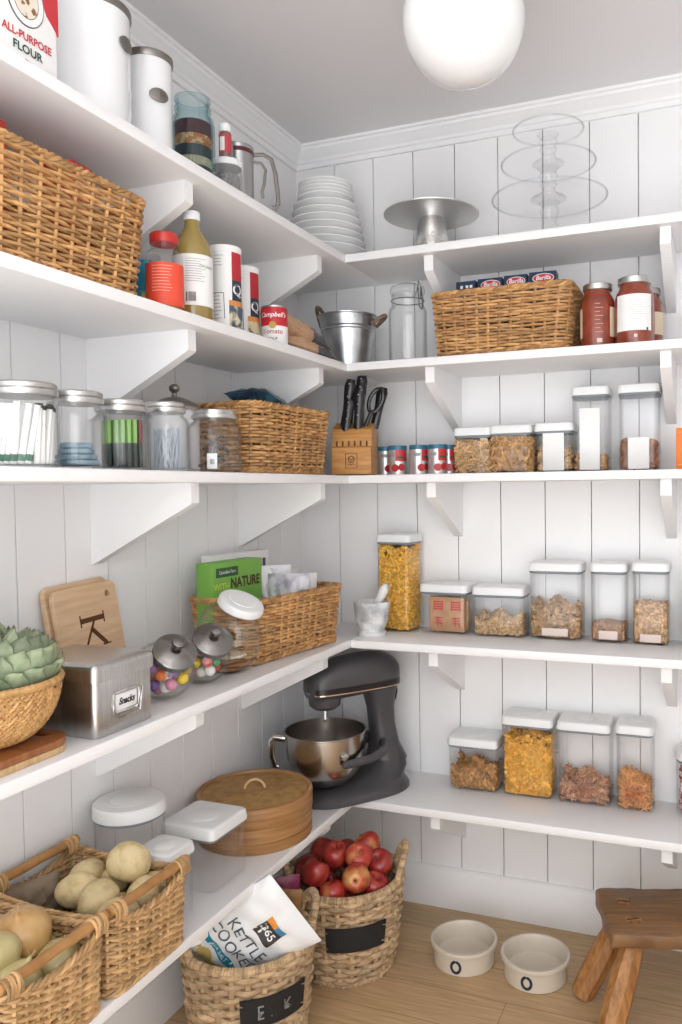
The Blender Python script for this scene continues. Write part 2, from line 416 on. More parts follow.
def round_basket(t, rt, rb, h, handles, mat=None):
    mat = mat or SEAGRASS
    def outl(q): return circ(rb+(rt-rb)*(q**.8), 96)
    woven(outl, h-.012, .0082, .036, .0065, nside=6, gap=.80).build('woven_side', mat, t, (0, 0, .006))
    wrapped_path(at3(circ(rt, 90), h-.004), .0105).build('rim', mat, t)
    braid(np.array(at3(circ(rb, 160), .008)), .006, 3, 36).build('base_rim', mat, t)
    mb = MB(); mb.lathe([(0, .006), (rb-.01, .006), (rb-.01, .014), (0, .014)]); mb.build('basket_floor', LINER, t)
    for a in handles:
        p = []
        for i in range(15):
            u = PI*i/14; s = .064*math.cos(u); zz = .066*math.sin(u)
            b = a+s/rt; p.append((rt*math.cos(b)*(1+.1*math.sin(u)), rt*math.sin(b)*(1+.1*math.sin(u)), h-.012+zz*1.25))
        wrapped_path(p, .0095, False).build('handle', mat, t)

# --- long baskets on the shelves
t = thing('wicker_basket', 'large honey wicker basket at the far left under the canisters', 'basket', (.165, -1.318, Z[2]), PI/2, 'honey wicker shelf baskets')
rect_basket(t, .455, .245, .193, .014, .0040, .036)
t = thing('wicker_basket', 'long honey wicker basket of dark blue boxes beside the sauce jars', 'basket', (.755, -.146, Z[2]), 0, 'honey wicker shelf baskets')
rect_basket(t, .388, .215, .178, .012, .0042, .032)
t = thing('wicker_basket', 'honey wicker basket holding a blue bag beside the knife block', 'basket', (.160, -.492, Z[3]), PI/2-.06, 'honey wicker shelf baskets')
rect_basket(t, .362, .215, .178, .012, .0042, .03)
t = thing('wicker_basket', 'honey wicker basket with a green box and bags above the mixer', 'basket', (.164, -.476, Z[4]), math.radians(82.5), 'honey wicker shelf baskets')
rect_basket(t, .408, .208, .165, .012, .0042, .03)

# --- square produce baskets with stick handles on the lowest shelf
def produce_basket(label, x, y):
    t = thing('produce_basket', label, 'basket', (x, y, Z[5]), PI/2, 'stick handled produce baskets')
    W, D, H = .212, .290, .152
    def hf(P): # rim dips between the corners
        cx = np.abs(P[:, 0])/(W/2); cy = np.abs(P[:, 1])/(D/2)
        return 1-.17*(1-np.clip(cx, 0, 1)**2)*(cy > .75)-.10*(1-np.clip(cy, 0, 1)**2)*(cx > .7)
    rect_basket(t, W, D, H, .005, .0038, .022, WICKER2, .025, hf)
    for s in (-1, 1):
        mb = MB(); yy = s*(D/2-.004)
        xs = np.linspace(-W/2-.004, W/2+.004, 12)
        mb.tube([(a, yy, H+.012+.0007*math.sin(i*1.3)) for i, a in enumerate(xs)], .0095, 10)
        hd = mb.build('handle', STICK, t)
        for e in (-1, 1):
            m2 = MB()
            for q in range(5):
                c = np.array([e*(W/2-.004-q*.006), yy, H+.004]); an = np.linspace(0, 2*PI, 16, endpoint=False)
                tl = .35*(1 if q % 2 else -1)
                m2.tube([(c[0]+.006*math.sin(a)*tl, c[1]+0.0125*math.cos(a), c[2]+.018*math.sin(a)) for a in an], .0026, 5, True, 0, random.random())
            m2.build('lashing', WICKER2, hd)
    return t
produce_basket('square pale wicker basket of potatoes with wooden stick handles', .170, -1.160)
produce_basket('square pale wicker basket of onions with wooden stick handles', .170, -1.388)

# --- seagrass baskets on the floor
bx, by = .328, -.372
t = thing('seagrass_basket', 'round seagrass floor basket full of red apples', 'basket', (bx, by, 0), 0, 'round seagrass baskets')
round_basket(t, .157, .126, .252, (math.radians(24), math.radians(206)))
def tag_plate(t, r0, r1, a, w, z0, h, slope=0, M=None):
    mb = MB(); n = 16; rings = []
    for i in range(n+1):
        u = a+(i/n-.5)*w/r0; rr = lambda z: r0+(r1-r0)*((z)/.245)+.0165
        zz = z0
        rings.append([(rr(zz)*math.cos(u), rr(zz)*math.sin(u), zz), (rr(zz+h)*math.cos(u), rr(zz+h)*math.sin(u), zz+h), ((rr(zz+h)+.004)*math.cos(u), (rr(zz+h)+.004)*math.sin(u), zz+h), ((rr(zz)+.004)*math.cos(u), (rr(zz)+.004)*math.sin(u), zz)])
    mb.loft(rings)
    p = mb.build('chalkboard_tag', flat('chalkboard', '#1e1e1f', .7), t)
    for e in (-.46, .46):
        for zz in (z0+.012, z0+h-.012):
            u = a+e*w/r0; R = r0+(r1-r0)*zz/.245+.021
            m2 = MB()
            m2.tube([(R*math.cos(u-.03), R*math.sin(u-.03), zz+.001), ((R+.002)*math.cos(u), (R+.002)*math.sin(u), zz), (R*math.cos(u+.06*(1 if e > 0 else -1)), R*math.sin(u+.06*(1 if e > 0 else -1)), zz-.001)], .0011, 5)
            m2.build('tie', SEAGRASS, p)
    return p
ca = math.atan2(-2.365-by, 1.319-bx)
tag_plate(t, .126, .157, ca+.18, .128, .112, .068)
cx_, cy_ = .238, -.725
t = thing('seagrass_basket', 'round seagrass floor basket holding a white chip bag', 'basket', (cx_, cy_, 0), 0, 'round seagrass baskets')
round_basket(t, .151, .127, .245, (math.radians(40), math.radians(220)))
ca2 = math.atan2(-2.365-cy_, 1.319-cx_)
pl = tag_plate(t, .127, .151, ca2+.38, .130, .112, .07)
CHALK = flat('chalk', '#8f8f8f', .9)
for ch, o_ in (('E', -.036), ('.', -.012), ('K', .03)):
    rr_ = .127+.024*.147/.245+.0222
    lettering(ch, .046, CHALK, pl, RZ(ca2+.38+PI/2+o_/rr_)@TR(0, -rr_, .147)@RX(0.0), name='chalk_letter', off=-.004, ext=.0)

# ------------------------------------------------------------------ clear storage containers
def rring(w, d, r, z, n=5): return at3(rrect(w, d, r, n), z)
def container(label, x, y, z, w, d, h, rz=0, group='clear square lidded containers', rnd=False, lidh=.027):
    t = thing('storage_container', label, 'container', (x, y, z), rz, group)
    if rnd: O = lambda w_, d_, zz: at3(circ(w_/2, 44), zz)
    else: O = lambda w_, d_, zz: rring(w_, d_, .014, zz)
    hb = h-lidh; th = .0022
    mb = MB()
    mb.loft([O(w-.008, d-.008, 0), O(w-.003, d-.003, .0015), O(w-.002, d-.002, .006), O(w, d, hb),
             O(w-2*th, d-2*th, hb), O(w-2*th-.002, d-2*th-.002, .006), O(w-2*th-.008, d-2*th-.008, .0045)], c0=False)
    mb.build('body', PLASTIC, t)
    mb = MB(); mb.loft([O(w-.006, d-.006, hb-.006), O(w+.001, d+.001, hb-.004), O(w+.001, d+.001, hb+.0005), O(w-.006, d-.006, hb+.001)]); g = mb.build('seal', GASKET, t)
    mb = MB()
    mb.loft([O(w-.002, d-.002, hb+.001), O(w+.006, d+.006, hb+.002), O(w+.007, d+.007, hb+.008), O(w+.003, d+.003, h-.004), O(w-.003, d-.003, h-.0008), O(w-.012, d-.012, h)])
    l = mb.build('lid', LID, t)
    rb = min(w, d)*.27
    mb = MB(); mb.lathe([(rb*1.18, 0), (rb*1.18, .0007), (rb*1.12, .0012), (rb*1.05, .0007), (rb*1.05, 0)], 32); mb.lathe([(rb, 0), (rb, .0012), (rb*.93, .0022), (0, .0022)], 32)
    mb.build('push_button', LID, l, (0, 0, h))
    return t
# loose contents
def flake(r):
    V = [(0, 0, r*.25)]+[(r*random.uniform(.8, 1.15)*math.cos(a), r*random.uniform(.7, 1)*math.sin(a), random.uniform(-.2, .1)*r) for a in np.arange(6)*PI/3]
    V += [(v[0]*.9, v[1]*.9, v[2]-r*.22) for v in V]
    F = [[0, 1+i, 1+(i+1) % 6] for i in range(6)]+[[7, 8+(i+1) % 6, 8+i] for i in range(6)]+[[1+i, 8+i, 8+(i+1) % 6, 1+(i+1) % 6] for i in range(6)]
    return V, F
def seed(r, e=1.5):
    V = []; F = []
    for z, q in ((-.75, .6), (0, 1), (.75, .6)): V += [(q*math.cos(a), q*.75*math.sin(a), z*e) for a in np.arange(5)*2*PI/5]
    V += [(0, 0, -e), (0, 0, e)]; V = [tuple(r*c for c in v) for v in V]
    for i in range(2):
        for j in range(5): F.append([i*5+j, i*5+(j+1) % 5, i*5+5+(j+1) % 5, i*5+5+j])
    F += [[15, (j+1) % 5, j] for j in range(5)]+[[16, 10+j, 10+(j+1) % 5] for j in range(5)]
    return V, F
def slabbit(w, d, h):
    V = [(x, y, z) for z in (-h/2, h/2) for x, y in ((-w/2, -d/2), (w/2, -d/2), (w/2, d/2), (-w/2, d/2))]
    return V, [[3, 2, 1, 0], [4, 5, 6, 7], [0, 1, 5, 4], [1, 2, 6, 5], [2, 3, 7, 6], [3, 0, 4, 7]]
def rrot():
    q = rng.normal(size=4); q /= np.linalg.norm(q); w, x, y, z = q
    return np.array([[1-2*(y*y+z*z), 2*(x*y-z*w), 2*(x*z+y*w)], [2*(x*y+z*w), 1-2*(x*x+z*z), 2*(y*z-x*w)], [2*(x*z-y*w), 2*(y*z+x*w), 1-2*(x*x+y*y)]])
def fill(name, label, cat, x, y, z, w, d, h, mat, shape, size, dens=1.3, rz=0, rough=.15, flatness=0, core=.7, group=None):
    # w, d, h is the filled volume; bits lie on its outer faces and top over a solid core
    mb = MB()
    s = size; mg = max(shape(1.0)[0], key=lambda v: abs(v[2]))[2]; mg = min(max(abs(mg)*.7, .65), 1.3)
    hx, hy = w/2-s*mg, d/2-s*mg
    mb.rbox(max(w-2*s*(mg+.25), .01), max(d-2*s*(mg+.25), .01), max(min(h-s*2.6, h*(1-rough)-s*1.6), .004), .006, .003, tint=-.5, at=(0, 0, .002))
    top = lambda a, b: h*(1-rough*.5+rough*.5*math.sin(a*55+b*31+w*99)*math.cos(b*40-a*17))-s*.6
    faces = [('f', w*h), ('b', w*h*.5), ('l', d*h), ('r', d*h), ('t', w*d*(1.6+3*rough))]
    for f, A in faces:
        n = int(A/(s*s*2.2)*dens*1.25)
        for _ in range(n):
            if f == 't': a, b = random.uniform(-hx, hx), random.uniform(-hy, hy); p = (a, b, max(top(a, b)+random.uniform(-1.6, .5)*s, s))
            else:
                if f in 'fb': a = random.uniform(-hx, hx); b = (-hy if f == 'f' else hy)*random.uniform(.94, 1)
                else: b = random.uniform(-hy, hy); a = (-hx if f == 'l' else hx)*random.uniform(.94, 1)
                zz = random.uniform(s*.6, max(top(a, b), s)); p = (a, b, zz)
            V, F = shape(s*random.uniform(.85, 1.15)); R = rrot()
            V = np.array(V)@R.T
            if f == 'f': V[:, 1] *= (1-flatness)
            mb.add(V+np.array(p), F, 0, random.random())
    lo = np.concatenate(mb.V); 
    o = mb.build(name, mat, None, (x, y, z), rz, sharp=50)
    return tag(o, label, cat, group, 'stuff')
def label_strip(t, w, h, z, d, m):
    mb = MB(); mb.rbox(w, .0004, h, .0001, .0001, at=(0, -d/2-.0008, z)); mb.build('label_sticker', m, t)
M_BEAR = mk('graham_bears', '#d6a56c', .7, col2='#b5834a', nscale=90, tint=.35)
M_CORN = mk('corn_flakes', '#f6c25a', .6, col2='#e6a53c', nscale=90, tint=.25)
M_PEN = mk('bran_shreds', '#d2a283', .75, col2='#b58566', nscale=90, tint=.35)
M_PEN2 = mk('orange_pasta', '#e6ad74', .7, col2='#cf9058', nscale=90, tint=.35)
M_KERN = mk('popcorn_kernels', '#f2c25a', .4, col2='#e0a53a', nscale=60, tint=.28)
M_OAT = mk('muesli', '#d6b78d', .8, col2='#b9966c', nscale=90, tint=.35)
M_CER = mk('brown_cereal', '#d2ab80', .8, col2='#b08a5e', nscale=90, tint=.4)
M_SEED = mk('sunflower_mix', '#dcb98c', .7, col2='#b88e62', nscale=120, tint=.4)
M_CRK = mk('crackers', '#e3c294', .75, col2='#caa06a', nscale=60, tint=.25)
M_NUT = mk('almonds', '#a06a48', .6, col2='#825032', nscale=60, tint=.3)
M_CHIPB = mk('banana_chips', '#dcbb8c', .7, col2='#c09664', nscale=60, tint=.25)
STK = flat('clear_label', '#e9d8cf', .5)
yb = -.0575
G5 = 'containers on the lowest back shelf'
def filled(lab, x, y, z, w, d, h, fh, fname, flab, fcat, mat, shape, size, rz=0, group=None, **k):
    t = container(lab, x, y, z, w, d, h, rz, group)
    fill(fname, flab, fcat, x, y, z+.0055, w-.0065, d-.0065, fh, mat, shape, size, rz=rz, **k); return t
filled('low clear container of brown bear cereal on the lowest back shelf', .623, yb, Z[5], .150, .112, .160, .088, 'cereal', 'brown bear shaped cereal in the low bottom shelf container', 'cereal', M_BEAR, flake, .0085, group=G5, rough=.5)
filled('tall clear container full of golden flakes on the lowest back shelf', .789, yb, Z[5], .146, .112, .238, .188, 'cereal', 'golden yellow flakes filling the tall bottom shelf container', 'cereal', M_CORN, flake, .0072, group=G5)
t = filled('tall clear container one third full of brown shreds on the lowest back shelf', .952, yb, Z[5], .146, .112, .238, .085, 'cereal', 'reddish brown shreds in the third bottom shelf container', 'cereal', M_PEN, lambda s: seed(s*.42, 4.5), .008, group=G5, rough=.5, dens=1.6)
label_strip(t, .05, .05, .022, .112, clear('film', (.93, .88, .86), (.8, .78, .76), 1.3, .2))
t = filled('narrow clear container half full of orange shreds on the lowest back shelf', 1.092, yb, Z[5], .098, .112, .243, .10, 'cereal', 'orange brown shreds in the narrow bottom shelf container', 'cereal', M_PEN2, lambda s: seed(s*.42, 4.5), .008, group=G5, rough=.4, dens=1.6)
label_strip(t, .045, .045, .03, .112, clear('film', (.95, .87, .82), (.8, .78, .76), 1.3, .2))
def round_filled(lab, x, y, z, dia, h, fh, flab, mat, s):
    t = container(lab, x, y, z, dia, dia, h, 0, None, True)
    mb = MB(); R = dia/2-.007
    mb.lathe([(0, .003), (R-.012, .003), (R-.012, fh-.012), (0, fh-.012)], 20, tint=.2)
    for _ in range(420):
        a = random.uniform(0, 2*PI)
        if random.random() < .7: q, zz = R-s, random.uniform(s, fh)
        else: q, zz = R*math.sqrt(random.random())*.9, fh-s*random.random()
        V, F = seed(s*random.uniform(.8, 1.1), 1.0); mb.add(np.array(V)@rrot().T+np.array([q*math.cos(a), q*math.sin(a), zz]), F)
    tag(mb.build('sweets', mat, None, (x, y, z+.0055)), flab, 'sweets', None, 'stuff')
round_filled('round clear jar of red and white sweets at the bottom right edge', 1.252, -.062, Z[5], .104, .178, .118, 'red and white sweets in the round jar at the right edge', mk('red_sweets', '#a8383f', .35, col2='#e9dcd4', nscale=70, lo=.5, hi=.56, tint=.4), .0085)

G4 = 'containers beside the mortar'
filled('tall clear container of yellow popping corn beside the mortar', .381, -.066, Z[4], .112, .098, .300, .268, 'popcorn', 'yellow popping corn kernels filling the tall container', 'popcorn', M_KERN, lambda s: seed(s, 1.2), .0052, rz=-.10, group=G4, dens=1.2)
t = container('low clear container holding kraft packets beside the popping corn', .542, -.070, Z[4], .148, .098, .152, -.07, G4)
filled('low clear container half full of oats beside the kraft packets', .706, -.062, Z[4], .152, .098, .148, .072, 'oats', 'pale brown oat flakes in the low container beside the packets', 'oats', M_OAT, lambda s: seed(s, 1.4), .0046, group=G4, rough=.6)
t = filled('large clear container half full of brown clusters on the mortar shelf', .873, -.058, Z[4], .148, .098, .222, .118, 'cereal', 'brown cereal clusters in the large mortar shelf container', 'cereal', M_CER, flake, .0068, group=G4, rough=.4)
label_strip(t, .075, .022, .012, .098, STK)
t = filled('narrow clear container nearly empty of brown nuts on the mortar shelf', 1.022, -.056, Z[4], .096, .098, .224, .05, 'nuts', 'small brown nuts at the bottom of the narrow container', 'nuts', mk('chopped_nuts', '#c59a78', .7, col2='#a07654', nscale=120, tint=.4), lambda s: seed(s, 1.2), .0044, group=G4)
label_strip(t, .052, .024, .010, .098, STK)
t = filled('narrow clear container half full of pale seeds on the mortar shelf', 1.136, -.056, Z[4], .096, .098, .228, .112, 'seeds', 'pale brown seeds in the narrow container furthest right', 'seeds', M_SEED, lambda s: seed(s, 1.3), .0042, group=G4, rough=.1)
label_strip(t, .055, .022, .008, .098, STK)
G3 = 'containers beside the small cans'
y3 = -.075
filled('short clear container of thin crackers next to the small cans', .637, y3, Z[3], .112, .098, .138, .10, 'crackers', 'thin tan crackers in the container next to the cans', 'crackers', M_CRK, lambda s: slabbit(s*2.4, s*2.4, s*.35), .009, group=G3, rough=.2)
filled('short clear container of thick crackers between two other containers', .752, y3-.006, Z[3], .118, .098, .140, .108, 'crackers', 'thick brown crackers in the second container', 'crackers', mk('brown_crackers', '#d9ae7c', .75, col2='#b98c58', nscale=60, tint=.3), lambda s: slabbit(s*2.2, s*2.2, s*.5), .010, group=G3, rough=.2)
t = filled('short clear container with a white front label and banana chips', .876, y3, Z[3], .106, .098, .142, .075, 'banana_chips', 'tan banana chips in the third container', 'chips', M_CHIPB, flake, .010, group=G3, rough=.3)
label_strip(t, .06, .105, .006, .098, PAPER)
t = filled('tall narrow clear container with a long white label and little left', .977, y3, Z[3], .100, .098, .238, .045, 'pretzels', 'a few brown pretzel pieces at the bottom of a tall container', 'pretzels', M_BEAR, lambda s: seed(s*.5, 3), .008, group=G3)
label_strip(t, .055, .17, .006, .098, PAPER)
t = filled('tall narrow clear container of almonds with a white front label', 1.108, y3, Z[3], .106, .098, .238, .082, 'almonds', 'brown almonds in the tall container', 'almonds', M_NUT, lambda s: seed(s, 1.5), .0075, group=G3)
label_strip(t, .056, .085, .006, .098, PAPER)
# kraft packets standing in the low container
KRAFT = mk('kraft_paper', '#c99d79', .8, col2='#b98c68', nscale=30)
for i, (dy, dz_, ang) in enumerate(((-.022, 0, .03), (.006, .004, -.05))):
    t = thing('kraft_packet', ['kraft packet with red seals at the front of the low container', 'kraft packet behind the front one in the low container'][i], 'packet', (.545+.006*i, -.070+dy, Z[4]+.006), -.07+ang, 'kraft packets')
    mb = MB(); mb.rbox(.112, .016, .105-.012*i, .004, .004); mb.build('paper_bag', KRAFT, t)
    mb = MB()
    for sx_ in (-.026, .03):
        for k_ in range(4): mb.rbox(.028, .0006, .004, .0001, .0001, at=(sx_, -.0083, .066+.0072*k_))
        for k_ in (-1, 1): mb.rbox(.0025, .0006, .030, .0001, .0001, at=(sx_+k_*.0135, -.0083, .064))
        for k_ in range(3): mb.rbox(.026-.006*(k_ == 1), .0006, .003, .0001, .0001, at=(sx_, -.0083, .024+.008*k_))
        mb.rbox(.003, .0006, .030, .0001, .0001, at=(sx_-.002, -.0083, .016)); mb.rbox(.003, .0006, .014, .0001, .0001, at=(sx_+.010, -.0083, .014))
    if i == 0: mb.build('red_seal_print', RED, t)
# the three on the left low shelf
container('round clear container with a white lid behind the potato basket', .088, -.955, Z[5], .150, .150, .222, 0, 'empty white lidded containers', True, .03)
container('large square clear empty container in front of the bamboo steamer', .192, -.825, Z[5], .140, .140, .152, PI/2, 'empty white lidded containers', False, .028)
container('small square clear container between potato basket and larger container', .216, -.999, Z[5], .088, .088, .158, PI/2, 'empty white lidded containers', False, .026)

# orange box at the right edge of the middle shelf
t = thing('orange_box', 'orange carton at the right edge of the middle shelf', 'box', (1.258, -.172, Z[3]), .02)
mb = MB(); mb.rbox(.10, .04, .108, .002, .0015); mb.build('carton', flat('orange_card', '#ee7d2c', .55), t)
mb = MB(); mb.rbox(.09, .0006, .002, .0001, .0001, at=(0, -.0203, .096)); mb.rbox(.09, .0006, .002, .0001, .0001, at=(0, -.0203, .012)); mb.build('border_line', flat('light_orange', '#f6b27a'), t)
t = thing('green_bottle', 'dark green bottle at the right edge beside the seeds', 'bottle', (1.262, -.07, Z[4]))
mb = MB(); mb.lathe([(0, 0), (.038, 0), (.040, .004), (.040, .15), (.032, .185), (.014, .21), (.013, .245), (0, .245)], 28); mb.build('bottle_body', flat('dark_green', '#4d5c3a', .15, coat=.5), t)
mb = MB(); mb.lathe([(0, .245), (.015, .245), (.015, .268), (0, .27)], 20); mb.build('cap', BLACK, t)

# ------------------------------------------------------------------ jars, bottles, tins
def shell(r, rn, h, hs, th=.003, foot=.006, n=40, base=.006):
    sh = .014
    return [(0, 0), (r-foot, 0), (r-.001, foot*.7), (r, foot), (r, hs-sh), (r-(r-rn)*.35, hs-sh*.35), (rn, hs), (rn, h), (rn-th, h), (rn-th, hs), (r-(r-rn)*.35-th, hs-sh*.35-th*.6), (r-th, hs-sh), (r-th, base+foot*.6), (r-foot-th, base), (0, base)]
def lidded_jar(label, x, y, z, r, h, rn, lidr, lid_h=.022, glass=None, group='lidded jars on the middle shelf', lm=None, tier=True):
    t = thing('glass_jar', label, 'jar', (x, y, z), 0, group)
    hb = h-lid_h
    mb = MB(); mb.lathe(shell(r, rn, hb+lid_h*.6, hb-.006), 44); mb.build('jar_body', glass or GLASS, t)
    mb = MB()
    p = [(0, hb+.001), (lidr, hb), (lidr+.001, hb+.002), (lidr+.001, hb+lid_h*.42), (lidr-.002, hb+lid_h*.5)]
    p += [(lidr-.0005, hb+lid_h*.58), (lidr-.0005, h-.003), (lidr-.004, h), (lidr*.8, h-.0005), (lidr*.78, h-.002), (0, h-.002)] if tier else [(lidr, h-.002), (lidr-.003, h), (0, h)]
    mb.lathe(p, 44); mb.build('lid', lm or TINLID, t); return t
X3 = .235
lidded_jar('large lidded jar of white sticks, leftmost of the middle shelf jars', X3, -1.352, Z[3], .055, .141, .050, .053)
lidded_jar('lidded jar of folded blue cloths, second from left among the jars', X3, -1.238, Z[3], .052, .139, .044, .047)
lidded_jar('lidded jar of green and black packets in the row of jars', X3, -1.122, Z[3], .053, .135, .044, .047)
lidded_jar('lidded jar of thin clear sticks, fourth in the row of jars', X3, -.988, Z[3], .046, .144, .036, .040)
lidded_jar('rounded lidded jar of brown twigs next to the wicker basket', X3+.003, -.822, Z[3], .060, .142, .047, .050, .020, tier=False)
W_STICK = flat('white_stick', '#f2f1ee', .6); GREEN = flat('green_band', '#2f6b4d', .5); BLK = flat('black_tip', '#222', .5)
def sticks(n, cx, cy, z, rad, h, r, name, label, cat, group, m, capm=None, cap=None, a=(0, 2*PI), lean=.02):
    for i in range(n):
        an = a[0]+(a[1]-a[0])*(i+.5)/n; q = rad
        t = thing(name, label, cat, (cx+q*math.cos(an), cy+q*math.sin(an), z+.0065), 0, group)
        tx, ty = -math.sin(an)*lean, math.cos(an)*lean*random.uniform(-1, 1); hh = h*random.uniform(.95, 1.0)
        L = lambda u: (tx*u, ty*u, u*hh)
        mb = MB(); mb.tube([L(0), L(.5), L(1)], r, 8); mb.build('stick', m, t)
        if cap: mb = MB(); mb.tube([L(cap[0]), L((cap[0]+cap[1])/2), L(cap[1])], r*1.12, 8); mb.build('band', capm, t)
fc = math.atan2(-2.365+1.352, 1.319-.235)
sticks(7, X3, -1.352, Z[3], .040, .10, .0055, 'paper_stick', 'white stick with a green foot in the leftmost lidded jar', 'stick', 'green footed sticks in the leftmost jar', W_STICK, GREEN, (.05, .16), (fc-1.6, fc+.25))
sticks(6, X3, -1.352, Z[3], .039, .098, .0055, 'cotton_stick', 'white stick with a black tip in the leftmost lidded jar', 'stick', 'black tipped sticks in the leftmost jar', W_STICK, BLK, (.93, 1.01), (fc+.35, fc+1.75))
CLOTH = mk('blue_cloth', '#8ea6b3', .9, col2='#6f8b9c', nscale=40)
for i in range(4):
    mb = MB(); mb.rbox(.066-.004*i, .058-.004*i, .010, .012, .004, seg=4)
    o = mb.build('folded_cloth', CLOTH, None, (X3, -1.238, Z[3]+.007+.0102*i), .3*i)
    tag(o, 'folded blue cloth, %s in the second lidded jar' % ['bottom of the pile', 'second from the bottom', 'third from the bottom', 'top of the pile'][i], 'cloth', 'blue cloths in the second jar')
LIME = flat('lime_card', '#86b557', .5); DKG = flat('dark_green_card', '#1f2f28', .5); MAR = flat('maroon_card', '#6a2a33', .5)
for i in range(6):
    u = -.03+.011*i; hh = math.sqrt(.044**2-u*u)*1.7
    t = thing('tea_packet', 'slim green and black packet upright in the third lidded jar', 'packet', (X3+u*.8, -1.118+u*.6, Z[3]+.007), face_cam(X3, -1.118, PI/2+.25), 'packets in the third jar')
    mb = MB(); mb.rbox(hh, .006, .088, .001, .001); mb.build('packet_body', DKG, t)
    mb = MB(); mb.rbox(hh+.0006, .0068, .045, .001, .001, at=(0, 0, .045)); mb.build('green_top', LIME if i < 5 else MAR, t)
sticks(14, X3, -.988, Z[3], .026, .085, .0022, 'plastic_stick', 'thin clear grey stick in the fourth lidded jar', 'stick', 'thin sticks in the fourth jar', flat('grey_clear', '#b9c3cc', .3), None, None, (0, 2*PI), .03)
TWIG = mk('dark_twig', '#5f5148', .8, col2='#3f352f', nscale=60)
for i in range(9):
    a = i*2.4; mb = MB()
    mb.tube([(-.030*math.cos(a*.5), -.012+.004*i, .012+.004*i), (0, -.008+.003*i, .022+.006*i), (.027*math.cos(a*.3+.4), .01-.002*i, .034+.006*i)], .0035, 7)
    tag(mb.build('twig', TWIG, None, (X3+.005, -.832, Z[3]+.004), a), 'dark brown twig lying in the rounded lidded jar', 'twig', 'twigs in the rounded jar')
t = thing('paper_tag', 'small white printed slip inside the rounded jar of twigs', 'tag', (X3+.029, -.870, Z[3]+.0085), face_cam(X3, -.832))
mb = MB(); mb.rbox(.022, .001, .034, .0004, .0004); mb.build('slip', PAPER, t)
mb = MB(); mb.rbox(.010, .0008, .012, .0002, .0002, at=(0, -.0007, .010)); mb.build('printed_mark', GREYINK, t)
# canister with knob behind the jars
t = thing('canister', 'white canister with a domed steel knob lid behind the jars', 'canister', (.105, -.79, Z[3]), face_cam(.1, -.8))
mb = MB(); mb.lathe([(0, 0), (.054, 0), (.056, .003), (.056, .151), (.050, .151), (.050, .006), (0, .006)], 40); mb.build('body', ENAMEL, t)
mb = MB(); mb.lathe([(0, .150), (.062, .150), (.063, .156), (.057, .163), (.036, .175), (.016, .182), (0, .183)], 40); l = mb.build('lid', STEEL, t)
mb = MB(); mb.lathe([(0, .181), (.008, .181), (.005, .189), (.006, .193), (.0125, .200), (.012, .208), (.006, .213), (0, .214)], 24); mb.build('knob', PEWTER, l)

# top left shelf ------------------------------------------------------
z = Z[1]
t = thing('flour_bag', 'white paper flour bag with a red corner at the upper left', 'flour bag', (.243, -1.368, z), PI/2-.02)
mb = MB(); w, dd, hh = .128, .076, .245
mb.loft([rring(w-.004, dd-.004, .004, 0), rring(w, dd, .006, .004), rring(w+.002, dd+.002, .008, .10), rring(w, dd, .006, .20), rring(w-.002, dd*.7, .006, .228), rring(w-.004, .014, .004, hh), rring(w-.004, .010, .003, hh+.012)])
mb.build('paper_bag', PAPER, t)
yf = -dd/2-.0012
mb = MB(); mb.prism([(.064, .086), (.064, .20), (.004, .20), (.020, .150), (.040, .108)], yf-.0005, yf+.002); mb.build('red_corner', RED, t)
mb = MB(); mb.prism([(-.005, .018), (.063, .010), (.063, .004), (.05, .006)], yf-.0003, yf+.002); mb.build('red_stripe', RED, t)
def oval(a, b, z0, x0, y0, y1, n=36): return [(x0+a*math.cos(2*PI*i/n), z0+b*math.sin(2*PI*i/n)) for i in range(n)]
mb = MB(); mb.prism(oval(.036, .042, .112, -.002, 0, 0), yf-.0012, yf+.001); em = mb.build('oval_emblem', flat('dark_line', '#5a5560'), t)
mb = MB(); mb.prism(oval(.0345, .0405, .112, -.002, 0, 0), yf-.0016, yf+.001); mb.build('emblem_ring', PAPER, em)
mb = MB(); mb.prism(oval(.025, .030, .112, -.002, 0, 0), yf-.0018, yf+.001); mb.build('emblem_line', flat('dark_line2', '#5a5560'), em)
mb = MB(); mb.prism(oval(.0238, .0288, .112, -.002, 0, 0), yf-.0021, yf+.001); mb.build('emblem_field', mk('emblem_paint', '#e9dfcf', .6, col2='#8a5a28', nscale=70, lo=.5, hi=.56), em)
lettering('ALL-PURPOSE', .0175, RED, t, TR(0, yf-.0006, .052), off=.0004, sx=.9)
lettering('FLOUR', .0185, flat('dark_green_ink', '#28483c'), t, TR(0, yf-.0006, .032), off=.0004)
